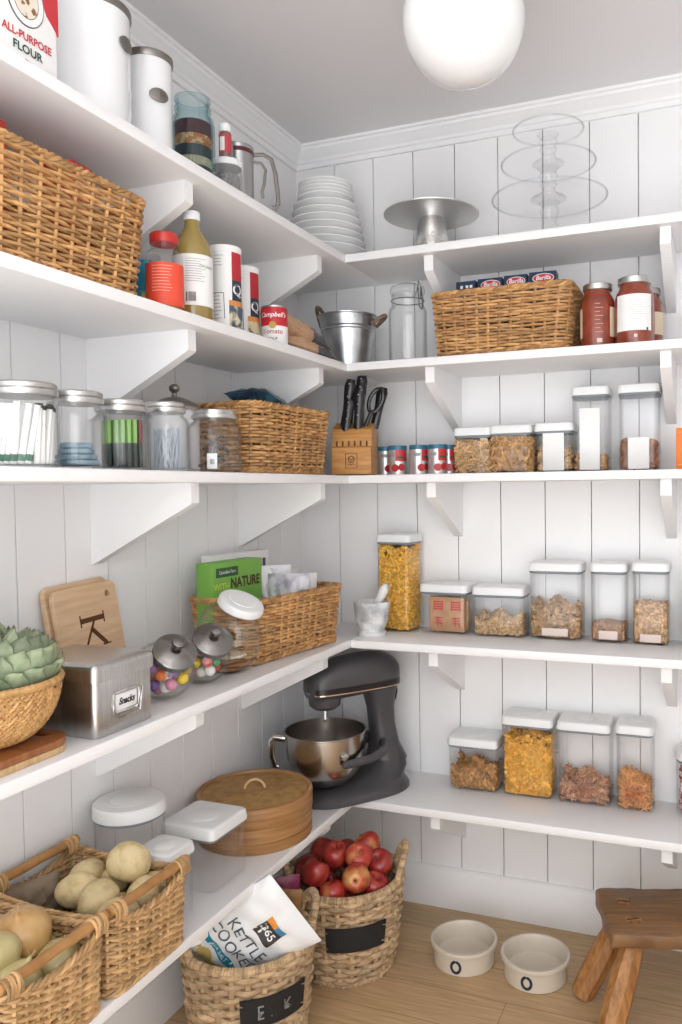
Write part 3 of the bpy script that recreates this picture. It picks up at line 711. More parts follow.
def enamel_canister(label, x, y, r, h, pa, ph):
    t = thing('enamel_canister', label, 'canister', (x, y, z), face_cam(x, y), 'white enamel canisters')
    mb = MB(); mb.lathe([(0, 0), (r-.002, 0), (r, .003), (r, .018), (r-.0012, .020), (r-.0012, h), (r-.004, h), (r-.004, .004), (0, .004)], 56); mb.build('body', ENAMEL, t)
    mb = MB(); mb.lathe([(0, h), (r+.0005, h-.003), (r+.002, h), (r+.002, h+.010), (r-.002, h+.013), (r-.006, h+.014), (0, h+.015)], 56); l = mb.build('lid', PEWTER, t)
    mb = MB(); P = []
    for k in range(4):
        q, o_ = ((1, .001), (.97, .0035), (.8, .0042), (.0, .0042))[k]
        P.append([((r+o_)*math.sin(pa+.020*q*math.cos(a)/r), -(r+o_)*math.cos(pa+.020*q*math.cos(a)/r), ph+.0135*q*math.sin(a)) for a in np.arange(32)*2*PI/32])
    mb.loft(P); p = mb.build('oval_plaque', PEWTER, t)
    lettering('TEA' if r < .05 else 'FLOUR', .012, flat('plaque_letter', '#d8d4cc', .4), p, RZ(pa)@TR(0, -r-.0047, ph), sx=.9) if False else None
    return t
enamel_canister('tall white enamel canister next to the flour bag', .205, -1.142, .070, .226, 1.02, .165)
enamel_canister('smaller white enamel canister with an oval pewter plaque beside the teal jar', .212, -.990, .0475, .208, .42, .128)
t = thing('teal_jar', 'blue green glass jar of stacked cupcake liners on the top shelf', 'jar', (.222, -.857, z), face_cam(.22, -.857))
mb = MB(); r = .047
mb.lathe([(0, 0), (r-.006, 0), (r, .008), (r, .135), (r-.004, .150), (r-.011, .160), (r-.011, .166), (r-.007, .168), (r-.007, .172), (r-.011, .174), (r-.011, .186), (r-.008, .188), (r-.008, .194), (r-.013, .194), (r-.014, .160), (r-.008, .148), (r-.004, .135), (r-.004, .012), (0, .008)], 44)
mb.build('jar_body', TEAL, t)
cols = [('charcoal', '#2c3238', .030), ('cream patterned', '#c9b295', .018), ('dark navy', '#2a3540', .024), ('orange patterned', '#d9782f', .022), ('dark red', '#5e2330', .030)]
zz = z+.0095
for i, (nm, c, hh) in enumerate(cols):
    mb = MB(); n = 72
    R = lambda q, k: [((q+(.0013 if a % 2 else -.0013)*k)*math.cos(2*PI*a/n), (q+(.0013 if a % 2 else -.0013)*k)*math.sin(2*PI*a/n)) for a in range(n)]
    rings = [at3(R(.030, 0), 0)]
    m_ = max(2, int(hh/.006))
    for k in range(m_): rings += [at3(R(.032, 1), hh*k/m_+.0005), at3(R(.0395, 1), hh*(k+1)/m_)]
    rings += [at3(R(.034, 1), hh), at3(R(.028, 0), hh-.006)]
    mb.loft(rings)
    tag(mb.build('cupcake_liners', mk('liner', c, .8, col2='#e4c39a' if 'patt' in nm else c, nscale=110, lo=.5, hi=.55), None, (.222, -.857, zz)), f'{nm} stack of cupcake liners inside the teal jar', 'cupcake liners', 'cupcake liners in the teal jar')
    zz += hh+.001
t = thing('sugar_jar', 'low clear jar with a white lid carrying two spice bottles', 'jar', (.236, -.752, z))
mb = MB(); mb.lathe(shell(.036, .034, .082, .078, .002, .004), 36); mb.build('jar_body', GLASS, t)
mb = MB(); mb.lathe([(0, .080), (.036, .079), (.037, .081), (.037, .092), (.035, .094), (0, .094)], 36); mb.build('lid', LID, t)
mb = MB(); mb.lathe([(0, 0), (.0315, 0), (.0315, .052), (.02, .055), (0, .054)], 24); tag(mb.build('grey_seeds', mk('grey_seed', '#6f6b6b', .8, col2='#9b9797', nscale=160), None, (.236, -.752, z+.0065)), 'dark grey seeds inside the low white lidded jar', 'seeds', None, 'stuff')
for (x, y, lab, band, hh) in ((.246, -.769, 'small spice bottle with a red label on the low jar', '#c2434c', .077), (.230, -.738, 'small spice bottle with a grey label on the low jar', '#7f8a8c', .074)):
    t = thing('spice_bottle', lab, 'spice bottle', (x, y, z+.094), face_cam(x, y), 'spice bottles on the top shelf')
    mb = MB(); mb.lathe([(0, 0), (.0135, 0), (.0145, .002), (.0145, hh-.022), (.012, hh-.018), (0, hh-.018)], 26); mb.build('bottle_body', mk('spice', '#8d6f68', .4, col2='#6a4d46', nscale=120), t)
    mb = MB(); mb.lathe([(0, hh-.018), (.0142, hh-.018), (.0145, hh-.016), (.0145, hh-.001), (.0135, hh), (0, hh)], 26); mb.build('cap', LID, t)
    mb = MB(); mb.arc(.0148, .010, hh-.026, -PI/2-1.2, -PI/2+1.2, 16); lb = mb.build('label_sticker', flat('sp_label', band), t)
    mb = MB(); mb.arc(.0153, .014, hh-.032, -PI/2-.9, -PI/2-.1, 8); mb.build('white_panel', PAPER, lb)
t = thing('flour_sifter', 'steel flour sifter with a double squeeze handle on the top shelf', 'flour sifter', (.205, -.655, z), face_cam(.205, -.655))
mb = MB(); mb.lathe([(0, .02), (.034, .02), (.036, 0), (.038, 0), (.0375, .165), (.039, .168), (.0375, .170), (.036, .168), (.036, .03), (0, .03)], 40); mb.build('cup', mk('dull_steel', '#a9a8a8', .35, 1), t)
mb = MB(); mb.lathe([(.0383, .150), (.0392, .150), (.0392, .160), (.0383, .160)], 40, cyclic=True); mb.build('red_band', flat('dark_red', '#5e2229', .4), t)
mb = MB(); hp = [(.036, 0, .158), (.062, 0, .162), (.082, 0, .154), (.092, 0, .12), (.097, 0, .075), (.098, 0, .045), (.090, 0, .032), (.082, 0, .036)]
mb.tube(hp, .0055, 8, flat=.5); mb.build('handle', PEWTER, t, rz=.15)
mb = MB(); mb.tube([(.037, 0, .140), (.058, 0, .140), (.068, 0, .125), (.064, 0, .09), (.058, 0, .07), (.060, 0, .055)], .0038, 8, flat=.6); mb.build('squeeze_lever', PEWTER, t, rz=.15)

# stacked white bowls in the corner
zz = z
ords = ['lowest', 'second from the bottom', 'third from the bottom', 'fourth from the bottom', 'fifth from the bottom', 'sixth from the bottom', 'seventh from the bottom', 'eighth from the bottom', 'ninth from the bottom', 'tenth from the bottom', 'second from the top', 'topmost']
for i in range(12):
    big = i < 7
    r = (.125-.0045*i) if big else .086-.001*(i-7)
    hb = .050 if big else .045
    mb = MB()
    mb.lathe([(0, .003), (r*.42, .003), (r*.42, 0), (r*.47, 0), (r*.5, .006), (r*.80, hb*.55), (r*.97, hb-.004), (r, hb-.003), (r, hb), (r*.95, hb), (r*.78, hb*.62), (r*.48, .011), (0, .009)], 48)
    tag(mb.build('porcelain_bowl', CERAM, None, (.187, -.152, zz), .3*i), f'white porcelain bowl, {ords[i]} of the corner stack', 'bowl', 'white bowls stacked in the corner')
    zz += (.0228 if big else .0108)
    if i == 6: zz += .006
# hammered metal cake stand
t = thing('metal_cake_stand', 'round silver cake stand with a hammered pedestal on the top shelf', 'cake stand', (.529, -.150, z))
HAM = mk('hammered_silver', '#e0dfdd', .25, 1, bump=.6, bscale=130, nscale=20)
mb = MB(); mb.lathe([(0, .112), (.06, .112), (.130, .117), (.139, .121), (.1395, .124), (.13, .122), (0, .119)], 64); mb.build('plate', HAM if False else mk('satin_silver', '#e2e1df', .42, 1), t)
mb = MB(); mb.lathe([(0, 0), (.058, 0), (.058, .004), (.053, .010), (.049, .05), (.042, .085), (.033, .1119), (0, .1119)], 48); mb.build('pedestal', HAM, t)
# tower of three glass cake stands
def glass_stand(label, x, y, zb, R, h, foot):
    t = thing('glass_cake_stand', label, 'cake stand', (x, y, zb), 0, 'glass cake stands')
    mb = MB(); mb.tube([((R-.003)*math.cos(a), (R-.003)*math.sin(a), h+.003) for a in np.linspace(0, 2*PI, 90, endpoint=False)], .0024, 8, True); mb.build('rim', RIMG, t)
    mb = MB(); mb.lathe([(0, h-.008), (R*.55, h-.008), (R-.007, h-.004), (R-.005, h+.002), (R-.008, h+.002), (R*.55, h-.001), (0, h-.001)], 72); mb.build('plate', PLATEG, t)
    mb = MB(); mb.lathe([(0, 0), (foot, 0), (foot+.001, .003), (foot*.6, .010), (.022, .018), (.016, .03), (.024, .040), (.018, .05), (.026, h-.03), (.020, h-.018), (.030, h-.0085), (0, h-.0085)], 40); mb.build('pedestal', FINE, t)
GX, GY = .878, -.168
glass_stand('clear glass cake stand, largest, at the bottom of the tower', GX, GY, z, .158, .112, .050)
glass_stand('clear glass cake stand, middle one of the tower', GX-.002, GY, z+.112, .130, .094, .048)
glass_stand('clear glass cake stand, smallest, on top of the tower', GX-.002, GY, z+.206, .098, .090, .042)

# second shelf, left -----------------------------------------------------
z = Z[2]
RP = flat('red_packet', '#c43a33', .45)
for i, (y, hh, lab) in enumerate(((-1.40, .258, 'red carton standing furthest left in the large wicker basket'), (-1.165, .252, 'red carton at the right end of the large wicker basket'))):
    t = thing('red_carton', lab, 'carton', (.150 if i == 0 else .16, y, z+.013), PI/2+.05, 'red cartons in the large basket')
    mb = MB(); mb.rbox(.13 if i == 0 else .06, .10 if i == 0 else .07, hh-.012, .004, .003); mb.build('carton', RP, t)
    mb = MB(); mb.rbox(.10 if i == 0 else .04, .0006, .02, .0001, .0001, at=(0, -.0503 if i == 0 else -.0353, hh-.05)); mb.build('white_panel', PAPER, t)
t = thing('blue_canister', 'blue canister with a grey cap half hidden behind the peanut jar', 'canister', (.176, -.972, z), face_cam(.17, -.972))
mb = MB(); mb.lathe([(0, 0), (.033, 0), (.034, .002), (.034, .118), (.033, .12), (0, .12)], 32); mb.build('body', flat('cyan_blue', '#2191b5', .4), t)
mb = MB(); mb.lathe([(0, .12), (.034, .119), (.035, .122), (.034, .134), (0, .135)], 32); mb.build('cap', flat('grey_cap', '#a8adb0', .3), t)
mb = MB(); mb.arc(.0343, .012, .055, -PI/2-.9, -PI/2+.5, 12); mb.build('yellow_splash', mk('splash', '#d9cf4a', .5, col2='#2191b5', nscale=50, lo=.48, hi=.52), t)
def lines(t, r, a, z0, z1, n, wd, m, name='printed_line', hgt=.0012):
    for i in range(n):
        mb = MB(); zq = z0+(z1-z0)*i/max(n-1, 1); ww = wd*random.uniform(.7, 1)/r
        mb.arc(r, zq, zq+hgt, a-wd/2/r, a-wd/2/r+ww, 8); mb.build(name, m, t)
t = thing('peanut_jar', 'clear plastic jar with a red lid and orange label', 'jar', (.250, -1.001, z), face_cam(.25, -1.0))
r = .037
mb = MB(); mb.lathe(shell(r, .026, .145, .130, .002, .005), 40); mb.build('jar_body', PLASTIC, t)
mb = MB(); mb.lathe([(0, .143), (.0275, .142), (.0285, .144), (.0285, .160), (.026, .163), (0, .163)], 40); mb.build('lid', flat('red_lid', '#c7342f', .35), t)
mb = MB(); mb.lathe([(r+.0003, .012), (r+.0008, .012), (r+.0008, .098), (r+.0003, .098)], 44, cyclic=True); lb = mb.build('label_wrap', flat('orange_red', '#ea5137', .5), t)
lines(lb, r+.0011, -PI/2-.1, .040, .090, 9, .045, flat('pale_orange', '#f4b49f'))
mb = MB(); mb.lathe([(0, 0), (r-.004, 0), (r-.003, .008), (r-.003, .088), (.02, .092), (0, .092)], 30); tag(mb.build('peanuts', mk('peanut', '#c79a63', .7, col2='#a87a45', nscale=60), None, (.250, -1.001, z+.0075)), 'tan peanuts behind the orange label of the red lidded jar', 'peanuts', None, 'stuff')
t = thing('vinegar_bottle', 'glass bottle of amber vinegar with a white cap and label', 'bottle', (.240, -.893, z), face_cam(.24, -.893))
r = .042
AMB = mk('amber_liquid', '#97803c', .08, coat=1); 
mb = MB(); mb.lathe([(0, 0), (r-.004, 0), (r, .005), (r, .150), (r-.004, .172), (r-.018, .196), (.016, .208), (.0155, .226), (0, .226)], 44); mb.build('bottle_body', AMB, t)
mb = MB(); mb.lathe([(r+.0003, .036), (r+.0009, .036), (r+.0009, .142), (r+.0003, .142)], 44, a0=-PI/2-1.9, a1=-PI/2+1.9); 
mb = MB(); mb.arc(r+.0004, .034, .143, -PI/2-2.0, -PI/2+2.0, 40); lb = mb.build('label_wrap', PAPER, t)
lines(lb, r+.0012, -PI/2+.15, .085, .132, 10, .045, GREYINK, hgt=.0009)
for i in range(9):
    mb = MB(); a = -PI/2-.35+i*.055; mb.arc(r+.0012, .042, .062, a, a+random.choice((.015, .03)), 2); mb.build('barcode_bar', INK, lb)
lettering('ORGANIC', .008, flat('green_ink', '#4f8a3c'), lb, RZ(.75)@TR(0, 0, .118), bend=r+.0013)
mb = MB(); mb.lathe([(0, .224), (.0175, .224), (.018, .226), (.018, .240), (.0165, .243), (0, .243)], 32); mb.build('cap', LID, t)
def oat_tube(label, x, y):
    t = thing('oat_canister', label, 'canister', (x, y, z), face_cam(x, y), 'white cardboard oat canisters')
    r = .0375; h = .198
    mb = MB(); mb.lathe([(0, 0), (r, 0), (r+.001, .001), (r+.001, .005), (r, .006), (r, h-.016), (r+.001, h-.015), (r+.0013, h-.002), (r-.001, h), (r-.003, h-.003), (0, h-.003)], 44); mb.build('tube_body', PAPER, t)
    a0, a1 = -PI/2+.42, -PI/2+1.25
    mb = MB(); mb.arc(r+.0006, .118, .182, a0, a1, 14); p = mb.build('red_panel', flat('oat_red', '#b3262f'), t)
    mb = MB(); mb.arc(r+.0006, .072, .118, a0, a1, 14); p2 = mb.build('dark_panel', flat('oat_navy', '#22303f'), t)
    mb = MB(); mb.arc(r+.0006, .060, .072, a0-.2, a1+.1, 14); mb.build('orange_band', flat('oat_orange', '#d98a45'), t)
    mb = MB(); mb.arc(r+.0006, .008, .060, a0-.2, a1+.1, 14); mb.build('picture_panel', mk('oat_picture', '#d8c9a3', .5, col2='#44546a', nscale=45, lo=.45, hi=.55), t)
    lettering('Q', .034, PAPER, p2, RZ(.80)@TR(0, 0, .096), bend=r+.0013, off=.0006)
    lines(t, r+.0008, -PI/2-.35, .150, .172, 4, .022, GREYINK)
    mb = MB(); mb.tube([((r+.0006)*math.cos(-PI/2-.95+.9*(i/23)), (r+.0006)*math.sin(-PI/2-.95+.9*(i/23)), zz) for i, zz in zip(range(24), [.03]+[.088]*22+[.03])], .0007, 5); mb.build('facts_outline', INK, t)
    lines(t, r+.0008, -PI/2-.55, .03, .08, 7, .026, GREYINK)
oat_tube('white oat canister beside the vinegar bottle', .240, -.772)
oat_tube('white oat canister behind the small red and white soup can', .186, -.610)
def soup_can(t, r, h, top, bot):
    mb = MB(); mb.lathe([(0, .001), (r-.002, .001), (r-.002, 0), (r, 0), (r, .004), (r-.001, .005), (r-.001, h-.005), (r, h-.004), (r, h), (r-.002, h), (r-.003, h-.004), (0, h-.004)], 40); mb.build('can_body', TINLID, t)
    mb = MB(); mb.lathe([(r-.0005, h*.5), (r+.0004, h*.5), (r+.0004, h-.005), (r-.0005, h-.005)], 40, cyclic=True); a = mb.build('label_top', top, t)
    mb = MB(); mb.lathe([(r-.0005, .005), (r+.0004, .005), (r+.0004, h*.5), (r-.0005, h*.5)], 40, cyclic=True); b = mb.build('label_bottom', bot, t)
    return a, b
t = thing('soup_can', 'red and white tomato soup can near the corner', 'can', (.252, -.574, z), face_cam(.252, -.574, -.15))
a, b = soup_can(t, .033, .102, flat('soup_red', '#c4252f', .4), PAPER)
lettering("Campbell's", .0165, PAPER, a, TR(0, 0, .078), bend=.0336, off=.0003, shear=.35)
lettering('Tomato', .0165, flat('soup_red2', '#b8242e'), b, TR(0, 0, .036), bend=.0336, off=.0002)
lettering('SOUP', .010, INK, b, TR(0, 0, .018), bend=.0336)
mb = MB(); mb.lathe([(0, 0), (.009, 0), (.009, .0006), (0, .0006)], 24, M=TR(0, -.0333, .052)@RX(PI/2)); mb.build('round_medal', mk('gold_medal', '#a98a45', .4, .5), t)

# pillow bags ------------------------------------------------------------
def pillow(w, h, th, nu=16, nv=22, crimp=.012):
    def S(u, v, side):
        e = max(0, (1-abs(2*u-1)**2.6))*max(0, (1-abs(2*v-1)**3.2))
        x = (u-.5)*w*(1-.05*math.sin(PI*v)); zq = v*h
        wr = .0035*math.sin(u*23+v*9)+.003*math.sin(v*31-u*13+side)
        return (x, side*(-(th/2)*e**.6-wr*e), zq)
    return S
def pillow_bag(mb, w, h, th, nu=18, nv=24):
    S = pillow(w, h, th)
    for side in (1, -1):
        V = [S(i/nu, j/nv, side) for j in range(nv+1) for i in range(nu+1)]; V = [(x, y-side*.0004, z_) for x, y, z_ in V]
        F = []
        for j in range(nv):
            for i in range(nu):
                a = j*(nu+1)+i; f = [a, a+1, a+nu+2, a+nu+1]; F.append(f if side > 0 else f[::-1])
        mb.add(V, F)
    return S
def orient(o, X, Y, Zv, loc):
    M = Matrix((Vector(X), Vector(Y), Vector(Zv))).transposed().to_4x4(); M.translation = loc; o.matrix_world = M
BROWNB = mk('tan_pasta_bag', '#cfa987', .4, col2='#bd9472', nscale=30); DKB = mk('dark_bag_end', '#3d3c40', .4, col2='#5b5a5e', nscale=120)
for i, (lab, loc, tilt) in enumerate((('tan bag with a dark end lying on another bag in the corner', (.236, -.560, z+.084), -.16), ('tan bag with a dark end lying beneath the other bag', (.240, -.545, z+.028), -.02))):
    t = thing('grain_bag', lab, 'bag', loc, 0, 'tan bags by the bucket')
    mb = MB(); pillow_bag(mb, .085, .250, .052); mb.build('bag_body', BROWNB, t)
    mb = MB(); S = pillow(.0866, .2505, .0535); nu, nv = 14, 8
    for side in (1, -1):
        V = [S(p/nu, .58+.425*q/nv, side) for q in range(nv+1) for p in range(nu+1)]
        F = [[q*(nu+1)+p, q*(nu+1)+p+1, q*(nu+1)+p+nu+2, q*(nu+1)+p+nu+1] for q in range(nv) for p in range(nu)]
        mb.add(V, [f if side > 0 else f[::-1] for f in F])
    mb.build('dark_end', DKB, t)
    d_ = Vector((.05, 1, tilt)).normalized(); n_ = Vector((.30, 0, .95)); n_ = (n_-d_*n_.dot(d_)).normalized()
    orient(t, (-n_).cross(d_)*1, -n_, d_, loc) if False else orient(t, d_.cross(n_), -n_, d_, loc)

# second shelf, back -----------------------------------------------------
t = thing('metal_bucket', 'galvanised metal bucket with rope ears in the shelf corner', 'bucket', (.262, -.165, z), 0)
mb = MB(); r0, r1, h = .063, .087, .158
pr_ = [(0, .004), (r0-.002, .004), (r0-.001, 0), (r0+.001, 0)]
for q, e in ((.05, 0), (.70, 0), (.715, .0022), (.73, 0), (.755, 0), (.77, .0022), (.785, 0), (.97, 0), (.985, .003), (1.0, .003)): pr_.append((r0+(r1-r0)*q+e, h*q))
pr_ += [(r1-.002, h), (r1-.003, h*.97), (r0-.002, .008), (0, .008)]
mb.lathe(pr_, 56); mb.build('bucket_body', GALV, t)
for a, fl in ((PI-.25, 1.0), (.12, .35)):
    mb = MB(); c = r1*.98
    P = [(c*math.cos(a+e), c*math.sin(a+e), h-.03) for e in (-.28,)]+[((c+.034*math.sin(u)*1.0)*math.cos(a-.28+.56*u/PI), (c+.034*math.sin(u))*math.sin(a-.28+.56*u/PI), h-.03+.075*fl*math.sin(u)) for u in np.linspace(.2, PI-.2, 12)]+[(c*math.cos(a+.28), c*math.sin(a+.28), h-.03)]
    mb.tube(P, .0062, 8); mb.build('handle', mk('rope_leather', '#8a735e', .8, col2='#5f4c3d', nscale=60), t)
t = thing('bail_jar', 'tall clear clip top glass jar beside the metal bucket', 'jar', (.463, -.180, z), 0)
mb = MB(); mb.lathe(shell(.056, .047, .200, .165, .0035, .008), 48); mb.build('jar_body', GLASS, t)
mb = MB(); mb.lathe([(0, .202), (.044, .202), (.050, .204), (.051, .212), (.048, .222), (.030, .230), (0, .231)], 48); mb.build('lid', GLASS, t)
mb = MB(); aa = -PI/2+1.0
def pc(r_, z_, da=0): return (r_*math.cos(aa+da), r_*math.sin(aa+da), z_)
mb.tube([pc(.049, .182, -.25), pc(.056, .20, -.12), pc(.058, .222, -.06), pc(.052, .231, 0), pc(.058, .222, .06), pc(.056, .20, .12), pc(.049, .182, .25)], .0016, 6)
clip = mb.build('wire_clip', mk('wire', '#77777a', .25, 1), t)
mb = MB(); mb.tube([pc(.060, .212, -.10), pc(.066, .155, -.10), pc(.067, .148, 0), pc(.066, .155, .10), pc(.060, .212, .10)], .0018, 6); mb.build('wire_lever', mk('wire', '#77777a', .25, 1), clip)
mb = MB(); mb.tube([(.0485*math.cos(q), .0485*math.sin(q), .183) for q in np.linspace(0, 2*PI, 48, endpoint=False)], .0014, 6, True); mb.build('wire_collar', mk('wire', '#8a8a8c', .25, 1), t)
PASTA = flat('navy_carton', '#22324f', .45)
LOGOR = flat('logo_red', '#c32b36', .45)
bx_lab = ['leftmost narrow navy carton in the long back wall basket', 'second navy carton from the left in the long basket', 'third navy carton from the left in the long basket', 'rightmost navy carton in the long back wall basket']
for i, (x0, x1) in enumerate(((.618, .676), (.682, .752), (.757, .822), (.828, .902))):
    w = x1-x0
    t = thing('pasta_box', bx_lab[i], 'box', ((x0+x1)/2-.004, -.165, z+.0135), .02*(i-1), 'navy cartons in the long basket')
    hh = .207+.0015*i
    mb = MB(); mb.rbox(w, .045, hh, .0015, .001); mb.build('carton', PASTA, t)
    if i == 0:
        for xx in (-.012, .004, .016):
            mb = MB(); mb.rbox(.008, .0006, .008, .0015, .0001, at=(xx, -.0228, hh-.020)); mb.build('white_mark', PAPER, t)
        continue
    mb = MB(); mb.prism(oval(w*.40, .0125, hh-.018, .002, 0, 0), -.0230, -.0224); lo_ = mb.build('logo_oval', PAPER, t)
    mb = MB(); mb.prism(oval(w*.375, .0108, hh-.018, .002, 0, 0), -.0234, -.0224); mb.build('logo_field', LOGOR, lo_)
    lettering('Barilla', .0165, PAPER, lo_, TR(.002, -.0236, hh-.018), off=.0003, shear=.2)
SAUCE = mk('tomato_sauce', '#94422c', .12, coat=.6, col2='#7c3322', nscale=40)
def sauce_jar(label, x, y, r, h, panels):
    t = thing('sauce_jar', label, 'jar', (x, y, z), face_cam(x, y), 'tomato sauce jars')
    mb = MB(); mb.lathe([(0, .002), (r-.008, 0), (r, .006), (r, h*.70), (r-.003, h*.77), (r-.010, h*.84), (r-.011, h*.90), (0, h*.90)], 44); mb.build('jar_body', SAUCE, t)
    mb = MB(); mb.lathe([(0, h*.90), (r-.008, h*.90), (r-.007, h*.905), (r-.007, h-.002), (r-.010, h), (0, h)], 44); mb.build('lid', TINLID, t)
    for a0, a1, z0, z1, m, nm in panels:
        mb = MB(); mb.arc(r+.0003, z0*h, z1*h, -PI/2+a0, -PI/2+a1, 16); lb = mb.build(nm, m, t)
        if nm == 'label_wrap':
            lines(lb, r+.0011, -PI/2+.15, h*.36, h*.62, 9, .045, flat('pale_ink', '#c9cbc9'), hgt=.001)
            mb = MB(); mb.arc(r+.0008, h*.20, h*.24, -PI/2+.62, -PI/2+.72, 4); mb.build('printed_mark', INK, lb)
    return t
CRM = flat('cream_label', '#e6d5b8')
t = sauce_jar('tomato sauce jar with embossed measuring marks next to the long basket', 1.010, -.188, .0455, .172, [(.75, 1.45, .17, .62, CRM, 'label_panel'), (-1.6, -1.05, .17, .62, CRM, 'label_panel')])
for i in range(8):
    mb = MB(); zq = .040+.0105*i; mb.arc(.0457, zq, zq+.0014, -PI/2-.16, -PI/2+(.30 if i % 2 == 0 else .14), 8, th=.001); mb.build('embossed_mark', flat('pale_emboss', '#d9a48d', .3), t)
mb = MB(); mb.arc(.0457, .013, .024, -PI/2-.05, -PI/2+.25, 6, th=.001); mb.build('embossed_mark', flat('pale_emboss', '#eac6b4', .3), t)
t = sauce_jar('tomato sauce jar with a large white label, front right of the shelf', 1.106, -.195, .0495, .178, [(-1.05, .95, .20, .72, PAPER, 'label_wrap')])
mb = MB(); mb.arc(.0497, .018, .026, -PI/2-.03, -PI/2+.13, 6, th=.001); mb.build('embossed_mark', flat('pale_emboss', '#eac6b4', .3), t)
sauce_jar('tomato sauce jar mostly hidden behind the white labelled one', 1.126, -.085, .045, .172, [(.5, 1.3, .25, .6, CRM, 'label_panel')])

# middle shelf, back ------------------------------------------------------
z = Z[3]
CANBLUE = flat('can_teal', '#2b6d86', .35)
TOM = mk('can_print', '#d2d0cf', .35)
cans = [(.4255, -.088, 'furthest left and half hidden'), (.4615, -.135, 'second from the left'), (.5245, -.135, 'in the middle of the row'), (.578, -.135, 'second from the right'), (.6, -.080, 'furthest right and half hidden')]
for i, (x, y, wh) in enumerate(cans):
    x = [.346, .405, .4725, .531, .548][i]; y = [-.085, -.128, -.130, -.128, -.072][i]
    t = thing('small_can', f'small red and silver can with a blue rim, {wh}', 'can', (x, y, z), face_cam(x, y, random.uniform(-.4, .4)), 'small cans beside the crackers')
    r, h = .0272, .090
    mb = MB(); mb.lathe([(0, .001), (r-.002, 0), (r, .001), (r, .004), (r-.001, .005), (r-.001, h-.005), (r, h-.004), (r, h-.001), (r-.002, h), (r-.003, h-.004), (0, h-.004)], 36); mb.build('can_body', mk('silver_can', '#d7d6d6', .28, .6), t)
    mb = MB(); mb.lathe([(r-.0005, h-.014), (r+.0004, h-.014), (r+.0006, h-.001), (r-.0005, h-.001)], 36, cyclic=True); mb.build('blue_rim', CANBLUE, t)
    mb = MB(); mb.arc(r-.0007, .042, h-.014, -PI/2+.05, -PI/2+1.5, 14, th=.001); mb.build('red_panel', flat('can_red', '#c8323a', .35), t)
    for ax, zz, rr in ((.0, .022, .012), (.75, .024, .011)):
        mb = MB(); c_ = oval(rr, rr*.95, zz, 0, 0, 0, 20)
        mb.loft([[((r-.0006)*math.sin(ax+x_/r), -(r-.0006)*math.cos(ax+x_/r), z_) for x_, z_ in c_], [((r+.0006)*math.sin(ax+x_/r), -(r+.0006)*math.cos(ax+x_/r), z_) for x_, z_ in c_]]); mb.build('tomato_print', flat('tomato_red', '#bf2b2e', .35), t)
    mb = MB(); mb.arc(r-.0006, .05, .056, -PI/2+.2, -PI/2+1.1, 8, th=.0018); mb.build('dark_line', flat('can_green', '#3d5a3a'), t)
    mb = MB(); mb.arc(r-.0006, .056, .066, -PI/2-.8, -PI/2-.1, 8, th=.0012); mb.build('grey_print', GREYINK, t)
t = thing('knife_block', 'light wooden knife block with black handled knives in the corner', 'knife block', (.290, -.183, z), .22)
OAK = mk('block_wood', '#c9924f', .45, col2='#b27a3d', nscale=14, stretch=(1, 1, 8))
w = .118
mb = MB(); prof = [(-.058, .004), (-.058, .082), (-.052, .086), (-.048, .084), (-.048, .120), (-.040, .138), (.010, .160), (.055, .130), (.055, .004)]
V = [(-w/2, a, b) for a, b in prof]+[(w/2, a, b) for a, b in prof]; k = len(prof)
mb.add(V, [[j, (j+1) % k, k+(j+1) % k, k+j][::-1] for j in range(k)]+[list(range(k)), [k+j for j in range(k)][::-1]]); mb.build('block', OAK, t)
for sx_ in (-.045, .045):
    mb = MB(); mb.rbox(.014, .09, .004, .003, .001, at=(sx_, 0, 0)); mb.build('foot', OAK, t)
SLOT = flat('slot_dark', '#5b3a1d', .8)
for i in range(6):
    mb = MB(); mb.prism([(-.0025, .079), (.0025, .079), (.004, .100), (-.001, .104)], -.0488, -.046, M=TR(-.046+.018*i, 0, 0)); mb.build('knife_slot', SLOT, t)
BURN = flat('burnt_mark', '#5a3312', .8)
mb = MB(); mb.tube([(sx_*.017, -.0583, .043+sz_*.021) for sx_, sz_ in ((-1, -1), (1, -1), (1, 1), (-1, 1))], .0010, 4, True); lg = mb.build('brand_frame', BURN, t)
mb = MB(); mb.tube([(.009*math.cos(a), -.0583, .048+.009*math.sin(a)) for a in np.linspace(0, 2*PI, 20, endpoint=False)], .0012, 4, True); mb.build('brand_mark', BURN, lg)
mb = MB(); mb.tube([(-.008, -.0583, .054), (0, -.0583, .044), (.008, -.0583, .054)], .0012, 4); mb.build('brand_mark', BURN, lg)
for q in (-.005, .005):
    mb = MB(); mb.tube([(q-.006, -.0583, .030), (q, -.0583, .035), (q+.006, -.0583, .030)], .0009, 4); mb.build('brand_mark', BURN, lg)
KN = mk('knife_handle', '#17171a', .32, coat=.3)
spots = [(-.038, -.016, .165), (-.034, .012, .150), (-.030, -.034, .125), (.006, .016, .170), (.008, -.006, .155), (.010, -.030, .140), (.044, .010, .145)]
names_ = ['leftmost tall', 'left rear', 'left front short', 'tallest middle', 'middle', 'right front', 'rightmost slim']
